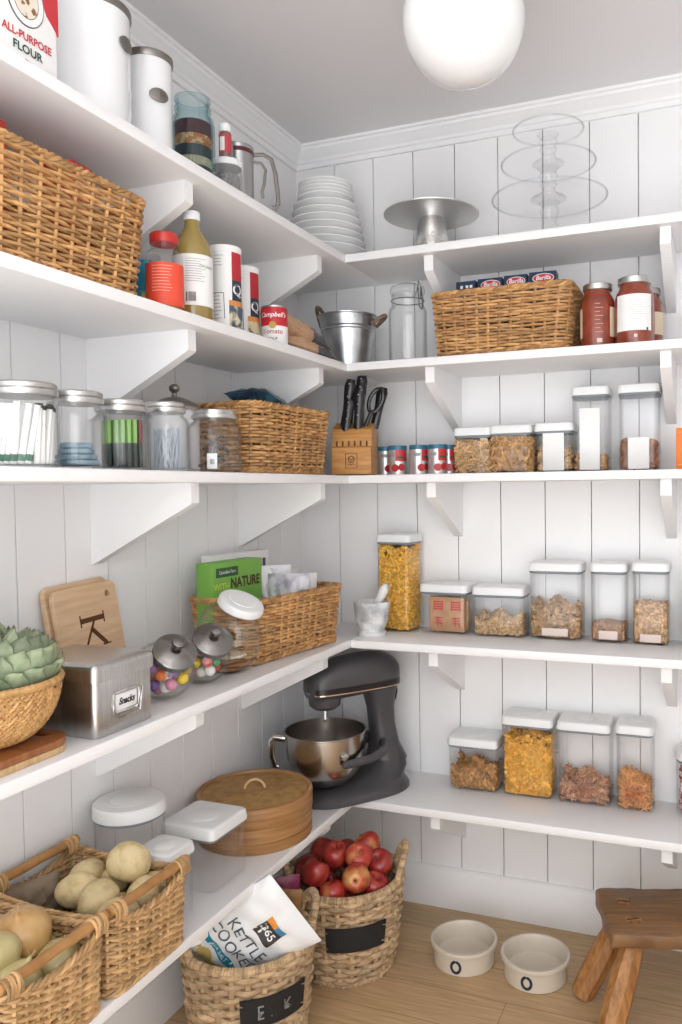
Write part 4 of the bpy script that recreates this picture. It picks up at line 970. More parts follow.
for i, (px_, py_, L) in enumerate(spots):
    t2 = thing('kitchen_knife', f'black handled kitchen knife in the block, {names_[i]} handle', 'knife', (0, 0, 0), 0, 'knives in the block')
    lean = .10+.05*(i % 2); tilt = .16 if i < 3 else (.08 if i < 6 else .25)
    zb = .149-.0045
    b0 = np.array([px_, py_, zb-.055+.3*py_]); dv = np.array([tilt, -lean*.6+.05, 1.0]); dv /= np.linalg.norm(dv)
    L *= 1.42; P = [b0+dv*u for u in np.linspace(.05, L-.03, 9)]
    mb = MB(); R = [.012, .0138, .0132, .0126, .0130, .0145, .0165, .0172, .012]
    mb.tube(P, R, 10, flat=.72); hd = mb.build('handle', KN, t2)
    for u in (.40, .66, .90):
        m2 = MB(); c = b0+dv*(.05+(L-.08)*u); m2.ball(c+np.array([0, -.0130 if u < .8 else -.0155, 0]), .0026, 8, 5); m2.build('rivet', CHROME, hd)
    mb = MB(); mb.tube([b0+dv*.048, b0+dv*.056], .009, 10, flat=.7); mb.build('bolster', STEEL, t2)
    Mx = TR(.290, -.183, z)@RZ(.22); t2.matrix_world = Mx
t2 = thing('kitchen_shears', 'black looped handle of kitchen shears leaning right from the knife block', 'shears', (0, 0, 0))
mb = MB(); u = np.linspace(0, 2*PI, 26, endpoint=False)
c0 = np.array([.068, -.018, .222])
ax1 = np.array([.40, 0, .92]); ax2 = np.array([.92, -.1, -.40])
mb.tube([c0+ax1*.036*math.cos(a)+ax2*.019*math.sin(a) for a in u], .0062, 8, True); mb.build('handle_loop', KN, t2)
mb = MB(); mb.tube([c0-ax1*.035, c0-ax1*.062, c0-ax1*.095], [.006, .007, .006], 8); mb.build('shank', KN, t2)
t2.matrix_world = TR(.290, -.183, z)@RZ(.22)
BLUEB = mk('blue_snack_bag', '#4f7c93', .35, col2='#2f3f52', nscale=26)
t = thing('snack_bag', 'dark blue shiny bag lying on top of the middle shelf basket', 'bag', (.165, -.52, z+.165))
mb = MB(); pillow_bag(mb, .13, .19, .045); mb.build('bag_body', BLUEB, t)
orient(t, (1, 0, 0), (0, -.25, -1), (.05, .97, -.24) if False else (.0, .97, -.24), (.150, -.56, z+.218))

# ------------------------------------------------------------------ fourth shelf, left
z = Z[4]
def board2d(outline, holes, th, bev, name, m, parent, M=None):
    cu = bpy.data.curves.new('c', 'CURVE'); cu.dimensions = '2D'; cu.fill_mode = 'BOTH'; cu.extrude = th/2-bev; cu.bevel_depth = bev; cu.bevel_resolution = 2; cu.offset = -bev
    for P in [outline]+holes:
        sp = cu.splines.new('POLY'); sp.points.add(len(P)-1); sp.use_cyclic_u = True
        for p_, q in zip(sp.points, P): p_.co = (q[0], q[1], 0, 1)
    ob = bpy.data.objects.new('c', cu); C.objects.link(ob); dg = bpy.context.evaluated_depsgraph_get(); dg.update()
    me0 = ob.evaluated_get(dg).to_mesh(); V = np.array([v.co[:] for v in me0.vertices]); F = [list(p.vertices) for p in me0.polygons]
    ob.evaluated_get(dg).to_mesh_clear(); bpy.data.objects.remove(ob); bpy.data.curves.remove(cu)
    mb = MB(); mb.add(V, F, 0, .5, M); return mb.build(name, m, parent, sharp=40)
def shift(o, dx, dy): return [(a+dx, b+dy) for a, b in o]
WALNUT = mk('brown_board', '#a5673a', .4, col2='#8a5029', nscale=12, stretch=(1, 9, 1), coat=.2)
MAPLE = mk('pale_board_edge', '#d3b184', .5, col2='#c19c6c', nscale=14, stretch=(1, 8, 1))
t = thing('cutting_board', 'brown cutting board under the woven artichoke bowl', 'cutting board', (.172, -1.472, z))
mb = MB(); mb.rbox(.225, .345, .012, .05, .002, seg=8); mb.build('pale_underside', MAPLE, t)
slot = shift([(b, a) for a, b in rrect(.062, .018, .0089, 6)], .02, .145)
board2d(rrect(.225, .345, .05, 8), [[(a, b) for a, b in shift(rrect(.075, .020, .0095, 6), .035, .146)]], .012, .0015, 'board', WALNUT, t, TR(0, 0, .0184))
# woven bowl
bxx, byy, bz = .176, -1.396, z+.0246
t = thing('woven_bowl', 'round woven tan bowl holding green artichokes', 'bowl', (bxx, byy, bz))
BOWLW = mk('tan_weave', '#cda26a', .55, col2='#b98a52', nscale=60, tint=.2, bump=.2)
def bowl_r(q): return .058+.060*math.sin(q*PI/2)**.85
def bowl_z(q): return .004+.098*q**1.35
mb = MB()
for sgn in (1, -1):
    for k_ in range(64):
        a0 = 2*PI*k_/64; P = []
        for j in range(26):
            q = j/25; a = a0+sgn*q*1.05; rr = bowl_r(q)+.0012*math.cos(PI*(j*1.6+(k_ if sgn > 0 else k_+.5)))*sgn
            P.append((rr*math.cos(a), rr*math.sin(a), bowl_z(q)))
        mb.tube(P, .0032, 4, False, 0, random.random(), flat=1)
for j in range(1, 16):
    q = j/16; P = [((bowl_r(q)+.0006)*math.cos(a), (bowl_r(q)+.0006)*math.sin(a), bowl_z(q)) for a in np.linspace(0, 2*PI, 64, endpoint=False)]
    mb.tube(P, .0022, 4, True, 0, random.random())
mb.build('woven_side', BOWLW, t)
wrapped_path(at3(circ(bowl_r(1)+.001, 90), bowl_z(1)), .006, pitch=.009).build('rim', BOWLW, t)
mb = MB(); mb.lathe([(0, .001), (.056, .001)]+[(bowl_r(q)-.004, bowl_z(q)) for q in np.linspace(0, 1, 10)]+[(bowl_r(q)-.0055, bowl_z(q)) for q in np.linspace(1, .05, 10)]+[(0, .006)], 40); mb.build('lining', flat('brown_lining', '#7a5630', .8), t)
ART = mk('artichoke_green', '#7d8a6c', .7, col2='#a0a888', nscale=55, tint=.42, lo=.4, hi=.75)
def artichoke(label, loc, R, rot):
    t = thing('artichoke', label, 'artichoke', loc, 0, 'artichokes in the woven bowl')
    mb = MB(); mb.ball((0, 0, 0), (R*.80, R*.80, R*.86), 20, 12, tint=.1)
    n = 74
    for i in range(n):
        f = (i+.5)/n; el = -1.0+2.45*f**.9; az = i*2.39996
        L = R*(.62 if f < .8 else .5); wd = R*(.40-.10*f)
        nu, nv = 4, 6; V = []
        for j in range(nv+1):
            v = j/nv; half = wd*math.sin(PI*min(.5+.0, .22+.30*v) if v < .55 else PI*(.5))*(1 if v < .45 else max(0, 1-((v-.45)/.55)**2)**.8)
            e = el-.25+v*L/R
            for i2 in range(nu+1):
                u = (i2/nu-.5)*2
                rr = R*(.84+.17*v+(.25*max(0, v-.6)))-.10*R*u*u+(.02*R if abs(u) < .3 else 0)
                rr *= (1-.10*f)
                aa = u*half/R
                # point on the globe, petal follows the meridian
                x = rr*math.cos(e)-0; p = np.array([rr*(math.cos(e)*math.cos(0))*1.0, rr*math.sin(aa), rr*math.sin(e)*1.05])
                V.append(p)
        V = np.array(V); ca_, sa_ = math.cos(az), math.sin(az)
        V = np.column_stack([V[:, 0]*ca_-V[:, 1]*sa_, V[:, 0]*sa_+V[:, 1]*ca_, V[:, 2]])
        inn = V*.965
        F = []; m = nu+1; N0 = len(V)
        for j in range(nv):
            for i2 in range(nu):
                a = j*m+i2; F.append([a, a+1, a+m+1, a+m]); F.append([N0+a, N0+a+m, N0+a+m+1, N0+a+1])
        mb.add(np.vstack([V, inn]), F, 0, random.random())
    mb.build('leaves', ART, t, sharp=60)
    mb = MB(); mb.lathe([(0, -R*1.12), (R*.22, -R*1.12), (R*.20, -R*.7), (0, -R*.7)], 14); mb.build('stem', flat('stem_green', '#8fa075', .7), t)
    t.rotation_euler = rot
artichoke('large artichoke at the front right of the woven bowl', (.220, -1.362, bz+.116), .068, (-.55, .35, .4))
artichoke('artichoke behind the large one in the woven bowl', (.112, -1.318, bz+.124), .058, (-.5, .5, 1.9))
artichoke('artichoke resting highest at the left of the woven bowl', (.124, -1.432, bz+.152), .060, (.5, .3, 2.4))
# metal tin
t = thing('metal_tin', 'brushed metal tin box with a labelled front on the fourth shelf', 'tin', (.194, -1.188, z), PI/2)
TINM = mk('tin_steel', '#cfcdca', .30, 1, col2='#bdbbb8', nscale=12, stretch=(30, 30, 1))
mb = MB(); mb.rbox(.152, .190, .106, .012, .003, seg=5); mb.build('body', TINM, t)
mb = MB()
O = lambda i: rrect(.161-2*i, .199-2*i, max(.014-i, .003), 6)
mb.loft([at3(O(.002), .1005), at3(O(0), .1005), at3(O(0), .121), at3(O(.002), .128), at3(O(.006), .132), at3(O(.012), .1335), at3(O(.02), .1335)]); mb.build('lid', TINM, t)
yf = -.0955
mb = MB()
for (w_, h_, x_, z_) in ((.066, .005, 0, .070), (.066, .005, 0, .034), (.005, .041, -.0325, .034), (.005, .041, .0325, .034)): mb.rbox(w_, .003, h_, .0008, .0006, at=(x_, yf-.0012, z_))
fr_ = mb.build('label_frame', CHROME, t)
mb = MB(); mb.tube([(-.034, yf-.002, .074), (-.040, yf-.004, .070), (-.030, yf-.006, .028), (.030, yf-.006, .028), (.040, yf-.004, .070), (.034, yf-.002, .074)], .0016, 6); mb.build('pull_handle', CHROME, t)
mb = MB(); mb.rbox(.056, .0006, .030, .0004, .0002, at=(0, yf-.0006, .039)); cd = mb.build('label_card', PAPER, t)
lettering('Snacks', .017, INK, cd, TR(0, yf-.0016, .054), shear=.25, off=.0006, sx=.9)
# K boards
KW = mk('maple_board', '#e0c09c', .5, col2='#d2ad86', nscale=10, stretch=(1, 9, 1))
for i, (lab, dx, dz_, th_) in enumerate((('pale wooden cutting board leaning nearest the wall behind the K board', -.005, .003, .15), ('pale wooden cutting board burnt with a letter K behind the metal tin', .0, 0, .20))):
    t = thing('cutting_board', lab, 'cutting board', (.042+.018*i, -1.004+dx, z+.004), 0, 'pale boards leaning on the wall')
    Wb, Hb = .182, .242-.007*i
    b = board2d(shift(rrect(Wb, Hb, .018, 6), 0, Hb/2), [shift(circ(.0075, 18), Wb/2-.028, Hb-.028)], .013, .0015, 'board', KW, t)
    ly = math.atan(.14)
    X, Yn, Zu = Vector((0, 1, 0)), Vector((-math.cos(ly), 0, -math.sin(ly))), Vector((-math.sin(ly), 0, math.cos(ly)))
    M3 = Matrix((X, Zu, X.cross(Zu))).transposed().to_4x4(); b.matrix_local = M3@RZ(.05)
    if i == 1:
        # a serif K turned a quarter turn clockwise, burnt into the face of the board
        mb = MB()
        def stroke(x0, y0, x1, y1, w_):
            d_ = np.array([x1-x0, y1-y0]); d_ /= np.linalg.norm(d_); q = np.array([-d_[1], d_[0]])*w_/2
            pts = [(x0+q[0], y0+q[1]), (x1+q[0], y1+q[1]), (x1-q[0], y1-q[1]), (x0-q[0], y0-q[1])]
            mb.loft([at3(pts[::-1], .0058), at3(pts[::-1], .0069)])
        cx0, cy0 = .006, .160
        stroke(cx0-.034, cy0, cx0+.034, cy0, .011)                      # stem
        for e in (-.034, .034): stroke(cx0+e, cy0-.013, cx0+e, cy0+.013, .0035)
        stroke(cx0+.004, cy0-.004, cx0-.030, cy0-.060, .0055); stroke(cx0-.006, cy0-.020, cx0+.032, cy0-.060, .010)
        for e in (-.030, .032): stroke(cx0+e-.012, cy0-.060, cx0+e+.012, cy0-.060, .0035)
        kl = mb.build('burnt_letter', BURN, t); kl.matrix_local = M3@RZ(.05); kl['kind'] = 'stuff'
# candy jars
def tilted_jar(label, c, R3, axis, mouth, lidmat, lidr, glassy=True, knob=True, group=None):
    t = thing('candy_jar' if knob else 'cookie_jar', label, 'jar', (c[0], c[1], z), 0, group)
    ax = Vector(axis).normalized(); Rm = Vector((0, 0, 1)).rotation_difference(ax).to_matrix().to_4x4()
    cz = c[2]; mb = MB()
    def surf(k, th0):
        prof = []; n = 26; am = math.asin(mouth)
        for i in range(n+1):
            a = -PI/2+(PI-am)*i/n; prof.append((max(math.cos(a), 0)*k, math.sin(a)*k))
        return prof
    outer = surf(1, 0); inner = surf(.955, 0)[::-1]
    top = outer[-1]; neck = [(top[0]+.01, top[1]+.05), (top[0]+.01, top[1]+.17), (top[0]-.035, top[1]+.17), (top[0]-.035, top[1]+.03)]
    prof = outer+neck+inner
    prof[0] = (0, prof[0][1]); prof[-1] = (0, prof[-1][1])
    mb.lathe(prof, 48)
    V = mb.V[0]; A = np.array(Rm)[:3, :3]; V = V@A.T; V = V*np.array(R3); 
    no = len(outer); V[:, 2] = np.maximum(V[:, 2]+cz, .002)
    mb.V[0] = V
    mb.build('jar_body', GLASS, t)
    # lid, square to the mouth
    lc = np.array(ax)*(top[1]+.17)*np.array(R3)+np.array([0, 0, cz]); 
    nrm = Vector(np.array(ax)/np.array(R3)).normalized(); RL = TR(*lc)@Vector((0, 0, 1)).rotation_difference(nrm).to_matrix().to_4x4()
    mb = MB()
    if knob:
        mb.lathe([(0, -.002), (lidr, -.004), (lidr+.001, 0), (lidr+.001, .010), (lidr-.003, .013), (lidr-.005, .0135), (lidr-.010, .018), (.015, .024), (0, .024)], 48, M=RL); l = mb.build('lid', lidmat, t)
        mb = MB(); mb.lathe([(0, .023), (.007, .023), (.006, .028), (.010, .033), (.014, .036), (.013, .042), (.007, .045), (0, .0455)], 28, M=RL); mb.build('knob', lidmat, l)
    else:
        mb.lathe([(0, -.002), (lidr, -.004), (lidr+.0015, -.002), (lidr+.0015, .010), (lidr-.002, .015), (lidr-.012, .017), (lidr*.6, .0165), (lidr*.58, .018), (lidr*.3, .0185), (0, .018)], 48, M=RL); mb.build('lid', lidmat, t)
    return t
LIDM = mk('polished_lid', '#8d8a87', .22, 1)
c1 = (.214, -.990, .060); c2 = (.208, -.850, .060); c3 = (.205, -.738, .086)
tilted_jar('candy jar of mixed gumballs with a tilted metal lid by the tin', c1, (.071, .056, .062), (.66, -.32, .69), .64, LIDM, .044, group='glass candy jars')
tilted_jar('candy jar of gumballs with a tilted metal lid by the cookie jar', c2, (.071, .056, .062), (.66, -.32, .69), .64, LIDM, .044, group='glass candy jars')
tilted_jar('large glass cookie jar with a white tilted lid beside the wicker basket', c3, (.088, .060, .088), (.46, -.05, .885), .60, LID, .054, knob=False)
GB = {'yellow': '#e8c832', 'purple': '#6a3f86', 'orange': '#ec7a35', 'red': '#cf3a34', 'white': '#efeae6', 'green': '#2f8f63', 'pink': '#d98aa6', 'lilac': '#b48ac0'}
GBM = {k: flat('gumball_'+k, v, .25, coat=.4) for k, v in GB.items()}
def gumballs(c, n, cols, where):
    pts = []; tries = 0; R = np.array([.071, .056, .062])*.93; rb = .0125
    while len(pts) < n and tries < 30000:
        tries += 1; p = np.array([random.uniform(-1, 1) for _ in range(3)])*(R-rb)
        if np.sum((p/(R-rb))**2) > 1 or p[2] > .028: continue
        if p[2]+c[2] < rb+.0055: continue
        if all(np.linalg.norm(p-q) > rb*1.93 for q in pts): pts.append(p)
    for p in pts:
        col = cols[int(random.random()*len(cols))] if True else 0
        mb = MB(); mb.ball((0, 0, 0), rb, 16, 10)
        tag(mb.build('gumball', GBM[col], None, (c[0]+p[0], c[1]+p[1], z+c[2]+p[2])), f'small round {col} gumball inside {where}', 'gumball', f'{col} gumballs inside {where}')
gumballs(c1, 40, ['yellow', 'purple', 'orange', 'yellow', 'white', 'lilac', 'pink'], 'the candy jar next to the tin')
gumballs(c2, 40, ['green', 'white', 'red', 'red', 'yellow', 'pink', 'green'], 'the candy jar next to the cookie jar')
COOK = mk('cookie_brown', '#b07c48', .8, col2='#8d5d31', nscale=90, bump=.4); SUG = mk('iced_cookie', '#e6dccb', .7, col2='#c9b28f', nscale=120, bump=.3)
for i, (dx, dy, dz_, m, lab) in enumerate(((.0, .0, .008, COOK, 'lowest brown cookie lying in the glass cookie jar'), (.012, .008, .018, COOK, 'second brown cookie from the bottom of the cookie jar'), (-.004, -.006, .028, COOK, 'brown cookie directly under the pale iced one'), (.010, -.004, .039, SUG, 'pale iced cookie on top inside the glass jar'))):
    mb = MB(); mb.lathe([(0, 0), (.034, 0), (.038, .003), (.036, .007), (.02, .009), (0, .0092)], 28)
    o = tag(mb.build('cookie', m, None, (c3[0]+dx, c3[1]+dy, z+dz_), i), lab, 'cookie', 'cookies in the glass jar')
# box and bags in the basket above the mixer
NAT = flat('green_card', '#76ad46', .5)
bz = z+.0135
t = thing('green_box', 'green carton lettered NATURE standing in the basket above the mixer', 'box', (.103, -.572, bz), math.radians(86))
mb = MB(); mb.rbox(.208, .052, .240, .002, .001); mb.build('carton', NAT, t)
yf = -.0264
mb = MB(); mb.rbox(.09, .0008, .024, .003, .0002, at=(-.045, yf, .203)); bn = mb.build('dark_banner', flat('dark_green_print', '#2f5a32'), t)
lettering('Cascadian Farm', .0125, PAPER, bn, TR(-.045, yf-.0008, .215), sx=.85)
lettering('NATURE', .036, flat('brown_print', '#4a2a1c'), t, TR(.030, yf-.0002, .183), off=.0012, sx=.9)
lettering('WITH', .024, flat('light_lime', '#b9d64a'), t, TR(-.068, yf-.0002, .178), off=.0006)
mb = MB(); mb.rbox(.19, .0008, .0012, .0002, .0001, at=(0, yf, .131)); mb.build('printed_line', flat('light_lime', '#b9d64a'), t)
mb = MB(); mb.prism([(-.02, .20), (.02, .215), (.022, .206), (-.018, .190)], -.0005, .0005, M=TR(.1045, 0, 0)@RZ(PI/2)); mb.build('brown_corner', flat('brown_print2', '#b0763f'), t)
mb = MB(); mb.rbox(.0006, .036, .05, .0001, .0001, at=(.1044, 0, .13)); mb.build('side_panel', flat('pale_green', '#a5c97a'), t)
t = thing('white_box', 'white carton standing between the green box and the wall', 'box', (.052, -.465, bz), math.radians(86))
mb = MB(); mb.rbox(.25, .04, .252, .002, .001); mb.build('carton', PAPER, t)
for xx, ww in ((.07, .03), (.098, .012)):
    mb = MB(); mb.rbox(ww, .0006, .06, .0002, .0001, at=(xx, -.0229, .17)); mb.build('dark_print', flat('charcoal_print', '#454247'), t)
SILV = mk('silver_pouch', '#d6d5da', .3, col2='#9d9aa8', nscale=22, lo=.45, hi=.6)
def stand_bag(name, label, loc, w, h, th, m, rz, tl=0, group=None):
    t = thing(name, label, 'bag', loc, 0, group)
    mb = MB(); pillow_bag(mb, w, h, th); mb.build('bag_body', m, t)
    t.rotation_euler = (tl, 0, rz); return t
stand_bag('foil_pouch', 'silver and white foil pouch next to the green box in the basket', (.205, -.452, bz), .115, .195, .03, SILV, face_cam(.2, -.45, -.2), -.10, 'pouches in the basket above the mixer')
stand_bag('foil_pouch', 'pale foil pouch behind the silver one in the basket', (.140, -.435, bz), .12, .215, .03, mk('grey_pouch', '#e2e1e4', .35, col2='#4e4b55', nscale=16, lo=.58, hi=.66), face_cam(.2, -.45, .2), 0, 'pouches in the basket above the mixer')
t = stand_bag('snack_pouch', 'white and red snack pouch at the right of the basket', (.190, -.355, bz), .10, .185, .028, mk('red_white_pouch', '#ebe8e6', .35, col2='#c33a36', nscale=14, lo=.52, hi=.56), face_cam(.2, -.35, .1), -.05, 'pouches in the basket above the mixer')
stand_bag('snack_pouch', 'dark topped snack pouch behind the red and white one', (.125, -.345, bz), .10, .195, .028, mk('dark_pouch', '#4b4347', .35, col2='#d8d5d3', nscale=18, lo=.45, hi=.55), face_cam(.2, -.35, 0), 0, 'pouches in the basket above the mixer')
# mortar and pestle
MARB = mk('marble', '#e6e6e6', .3, col2='#8f9296', nscale=16, lo=.48, hi=.68, detail=8, coat=.3)
t = thing('mortar', 'white veined marble mortar in the corner of the fourth shelf', 'mortar', (.340, -.190, z))
mb = MB(); mb.lathe([(0, 0), (.040, 0), (.042, .003), (.042, .012), (.037, .017), (.038, .022), (.048, .045), (.053, .075), (.055, .100), (.054, .103), (.049, .103), (.046, .08), (.038, .045), (.02, .032), (0, .03)], 44); mb.build('mortar_bowl', MARB, t)
t = thing('pestle', 'white marble pestle leaning to the right in the mortar', 'pestle', (.330, -.195, z+.044))
P = np.array([np.array([0, 0, 0])+np.array([.062, .0, .112])*u for u in np.linspace(0, 1, 12)]); mb = MB(); mb.tube(P, [.010, .0155, .0165, .015, .0125, .0115, .0115, .0122, .0135, .0145, .0140, .008], 18); mb.build('pestle_body', MARB, t)

# ------------------------------------------------------------------ lowest shelf
z = Z[5]
BAM = mk('bamboo', '#b08150', .5, col2='#946638', nscale=10, stretch=(1, 1, 12), coat=.15)
BAMD = mk('bamboo_weave', '#b48c56', .7, col2='#86602f', nscale=48, lo=.42, hi=.8, bump=.5, bscale=160)
t = thing('bamboo_steamer', 'round bamboo steamer with a woven lid beside the mixer', 'steamer', (.160, -.562, z))
mb = MB(); R = .150
mb.lathe([(R-.012, 0), (R-.001, 0), (R, .003), (R, .026), (R-.002, .027), (R-.002, .028), (R, .029), (R, .062), (R-.003, .065), (R-.012, .065)], 80, cyclic=True); mb.build('lower_tier', BAM, t)
mb = MB()
for k_ in range(9):
    mb.rbox(.012, .002, .024, .0005, .0004, M=RZ(-.9+.012*k_)@TR(0, -R-.0006, .03)) if k_ in (0, 8) else None
mb.build('binding', BAMD, t)
mb = MB(); mb.lathe([(R-.013, .066), (R+.001, .066), (R+.002, .068), (R+.002, .110), (R, .114), (R-.005, .116), (R-.010, .114), (R-.013, .108)], 80, cyclic=True); lr = mb.build('lid_rim', BAM, t)
mb = MB(); mb.lathe([(0, .116), (.05, .1155), (.10, .113), (R-.010, .109), (R-.012, .104), (.08, .108), (0, .110)], 64); mb.build('woven_lid', BAMD, t)
mb = MB(); mb.tube([(.026*math.cos(a), .0, .113+.026*math.sin(a)) for a in np.linspace(0, PI, 14)], .0035, 8); mb.build('handle', mk('pale_cane', '#d8b98c', .5), t, rz=.5)
# potatoes, paper and onions
POT = mk('potato_skin', '#dfcb9c', .6, col2='#b89a66', nscale=60, lo=.45, hi=.85, bump=.3, bscale=90, rnd=.06)
def lumpy(seed_):
    r_ = np.random.default_rng(seed_); A = r_.normal(size=(5, 3))*1.6; ph = r_.uniform(0, 6, 5)
    return lambda V: 1+.035*sum(np.sin(V@A[i]+ph[i]) for i in range(5))
pots = [(.203, -1.094, .583, .042, .039, .038, 'highest round one at the back right'), (.122, -1.125, .556, .034, .031, .030, 'small one behind the large middle ones'), (.140, -1.165, .549, .042, .035, .033, 'oval one at the left'), (.205, -1.180, .545, .047, .037, .034, 'long one at the centre left'), (.262, -1.190, .537, .042, .033, .032, 'oval one at the front left'), (.258, -1.118, .540, .035, .034, .033, 'round one behind the front handle'), (.160, -1.092, .533, .030, .03, .03, 'small one under the highest'), (.252, -1.076, .535, .030, .026, .028, 'small one at the front right corner'), (.100, -1.085, .540, .03, .028, .028, 'small one near the back right corner'), (.205, -1.135, .505, .038, .036, .032, 'buried one in the middle'), (.150, -1.130, .500, .036, .034, .03, 'buried one at the back'), (.255, -1.155, .495, .036, .034, .03, 'buried one at the front')]
for i, (x, y, zc_, a, b, c_, lab) in enumerate(pots):
    mb = MB(); mb.ball((0, 0, 0), (a, b, c_), 24, 14, disp=lumpy(i+3))
    tag(mb.build('potato', POT, None, (x, y, zc_), i*1.7), f'tan potato in the square basket, {lab}', 'potato', 'potatoes in the square basket')
t = thing('mesh_bag', 'crumpled grey brown paper bag at the back of the potato basket', 'bag', (.085, -1.205, z+.02))
mb = MB(); pillow_bag(mb, .11, .13, .05); mb.build('bag_body', mk('grey_brown_paper', '#8d7c68', .9, col2='#6f604f', nscale=25, bump=.5), t); t.rotation_euler = (-.3, 0, 1.2)
ONI = mk('onion_skin', '#cfa970', .3, col2='#b98a4b', nscale=14, stretch=(3, 3, .6), lo=.35, hi=.7, coat=.3, rnd=.05)
ONG = mk('pale_onion_skin', '#cdbf8c', .3, col2='#b3a36c', nscale=14, stretch=(3, 3, .6), lo=.35, hi=.7, coat=.3)
onis = [(.200, -1.352, .572, .047, 'large golden one on top', ONI), (.262, -1.335, .525, .040, 'pale one under the front handle', ONG), (.252, -1.415, .530, .042, 'pale one at the front left', ONG), (.215, -1.415, .575, .036, 'pale one left of the golden one', ONG), (.130, -1.345, .545, .042, 'one behind the golden one', ONI), (.120, -1.425, .545, .042, 'one at the back left', ONI), (.19, -1.31, .515, .036, 'half buried one on the right', ONG), (.175, -1.385, .50, .04, 'buried one in the middle', ONI)]
for i, (x, y, zc_, R, lab, m) in enumerate(onis):
    mb = MB(); t = thing('onion', f'onion in the square basket, {lab}', 'onion', (x, y, zc_), i, 'onions in the square basket')
    prof = [(0, -R*.93)]+[(R*math.cos(a)*(1.0), R*.92*math.sin(a)) for a in np.linspace(-1.3, 1.15, 14)]+[(R*.22, R*.93), (R*.10, R*1.05), (R*.06, R*1.16), (0, R*1.18)]
    mb.lathe(prof, 30); mb.build('bulb', m, t)
    mb = MB()
    for q in range(4): mb.tube([(0, 0, R*1.12), (.004*math.cos(q*2), .004*math.sin(q*2), R*1.24), (.009*math.cos(q*2), .009*math.sin(q*2), R*1.32)], .0009, 4)
    mb.build('dry_tip', MAPLE, t); t.rotation_euler = (.35 if i == 0 else .5*math.sin(i), .2, i)
# stand mixer: front is -y, bowl in front of the column
t = thing('stand_mixer', 'dark grey stand mixer with a steel bowl in the shelf corner', 'stand mixer', (.297, -.188, z), math.atan2(-.799, -.602)+PI/2)
def ell(rx, ry, cx=0, cy=0, n=40, p=2.0):
    o = []
    for i in range(n):
        a = 2*PI*i/n; c_, s_ = math.cos(a), math.sin(a)
        o.append((cx+rx*math.copysign(abs(c_)**(2/p), c_), cy+ry*math.copysign(abs(s_)**(2/p), s_)))
    return o
mb = MB()
mb.loft([at3(ell(.112, .172, 0, -.035, p=3), 0), at3(ell(.116, .176, 0, -.035, p=3), .004), at3(ell(.116, .176, 0, -.035, p=3), .016), at3(ell(.108, .165, 0, -.030, p=2.8), .028), at3(ell(.092, .130, 0, .0, p=2.6), .036), at3(ell(.070, .072, 0, .072, p=2.5), .060), at3(ell(.056, .056, 0, .088, p=2.5), .09)])
mb.build('base', GRAPH, t)
mb = MB()
mb.loft([at3(ell(.060, .060, 0, .088, p=2.5), .08), at3(ell(.046, .042, 0, .080, p=2.8), .13), at3(ell(.039, .036, 0, .072, p=3.2), .19), at3(ell(.039, .038, 0, .068, p=3.2), .24), at3(ell(.044, .046, 0, .064, p=3), .280), at3(ell(.052, .056, 0, .060, p=2.8), .305)])
mb.build('column', GRAPH, t)
# head: loft of rounded sections along y
def sec(y, hw, zb, zt, p=3.0, n=36):
    zc_ = (zb+zt)/2; hh = (zt-zb)/2; o = []
    for i in range(n):
        a = 2*PI*i/n; c_, s_ = math.cos(a), math.sin(a)
        o.append((hw*math.copysign(abs(c_)**(2/p), c_), y, zc_+hh*math.copysign(abs(s_)**(2/p), s_)))
    return o
mb = MB()
ys = [(-.172, .026, .304, .350), (-.167, .044, .294, .366), (-.155, .054, .289, .377), (-.135, .060, .287, .387), (-.105, .063, .287, .397), (-.06, .065, .289, .406), (.0, .065, .292, .411), (.045, .064, .295, .411), (.080, .060, .299, .405), (.103, .052, .305, .393), (.117, .038, .315, .376), (.122, .016, .330, .356)]
mb.loft([sec(*a) for a in ys]); hd = mb.build('motor_head', GRAPH, t, sharp=60)
def headband(z0, z1, ex, m, name, parent):
    mb = MB(); o = []
    for y, hw, zb, zt in ys[1:-1]: o.append((hw, y))
    out = [(hw+ex, y) for y, hw, zb, zt in ys[1:-1]]; left = [(-x, y) for x, y in out[::-1]]
    ol = [(0, ys[0][0]-ex)]+out+[(0, ys[-1][0]+ex)]+left
    mb.loft([at3(ol, z0), at3(ol, z1)]); return mb.build(name, m, parent, sharp=50)
bd = headband(.314, .330, .0012, DGREY, 'trim_band', hd); headband(.311, .3145, .0020, mk('rose_chrome', '#d9b9a6', .15, 1), 'chrome_line', hd)
lettering('KitchenAid', .0115, LID, bd, TR(-.0640, -.108, .322)@RZ(-PI/2+.07)@TR(0, -.004, 0), sx=.95)
mb = MB(); mb.lathe([(0, .255), (.034, .262), (.046, .272), (.050, .300), (0, .30)], 36); mb.build('gear_housing', GRAPH, t, (0, -.118, 0))
mb = MB(); mb.lathe([(0, .222), (.0055, .222), (.0065, .226), (.0055, .232), (.0055, .258), (.010, .260), (.010, .266), (0, .266)], 20); mb.build('beater_shaft', CHROME, t, (0, -.118, 0))
BOWLS = mk('polished_steel', '#c2bdb8', .20, 1)
mb = MB(); prof = [(0, .030), (.045, .030), (.052, .036), (.080, .050), (.104, .080), (.115, .115), (.1185, .150), (.119, .188), (.1225, .190), (.1225, .193), (.117, .193), (.1165, .150), (.112, .115), (.100, .082), (.076, .054), (.05, .040), (0, .036)]
mb.lathe(prof, 72); bw = mb.build('mixing_bowl', BOWLS, t, (0, -.118, .0065), sharp=50)
mb = MB(); hp = [(-.117, 0, .165), (-.150, 0, .172), (-.160, 0, .160), (-.158, 0, .115), (-.150, 0, .085), (-.140, 0, .082)]
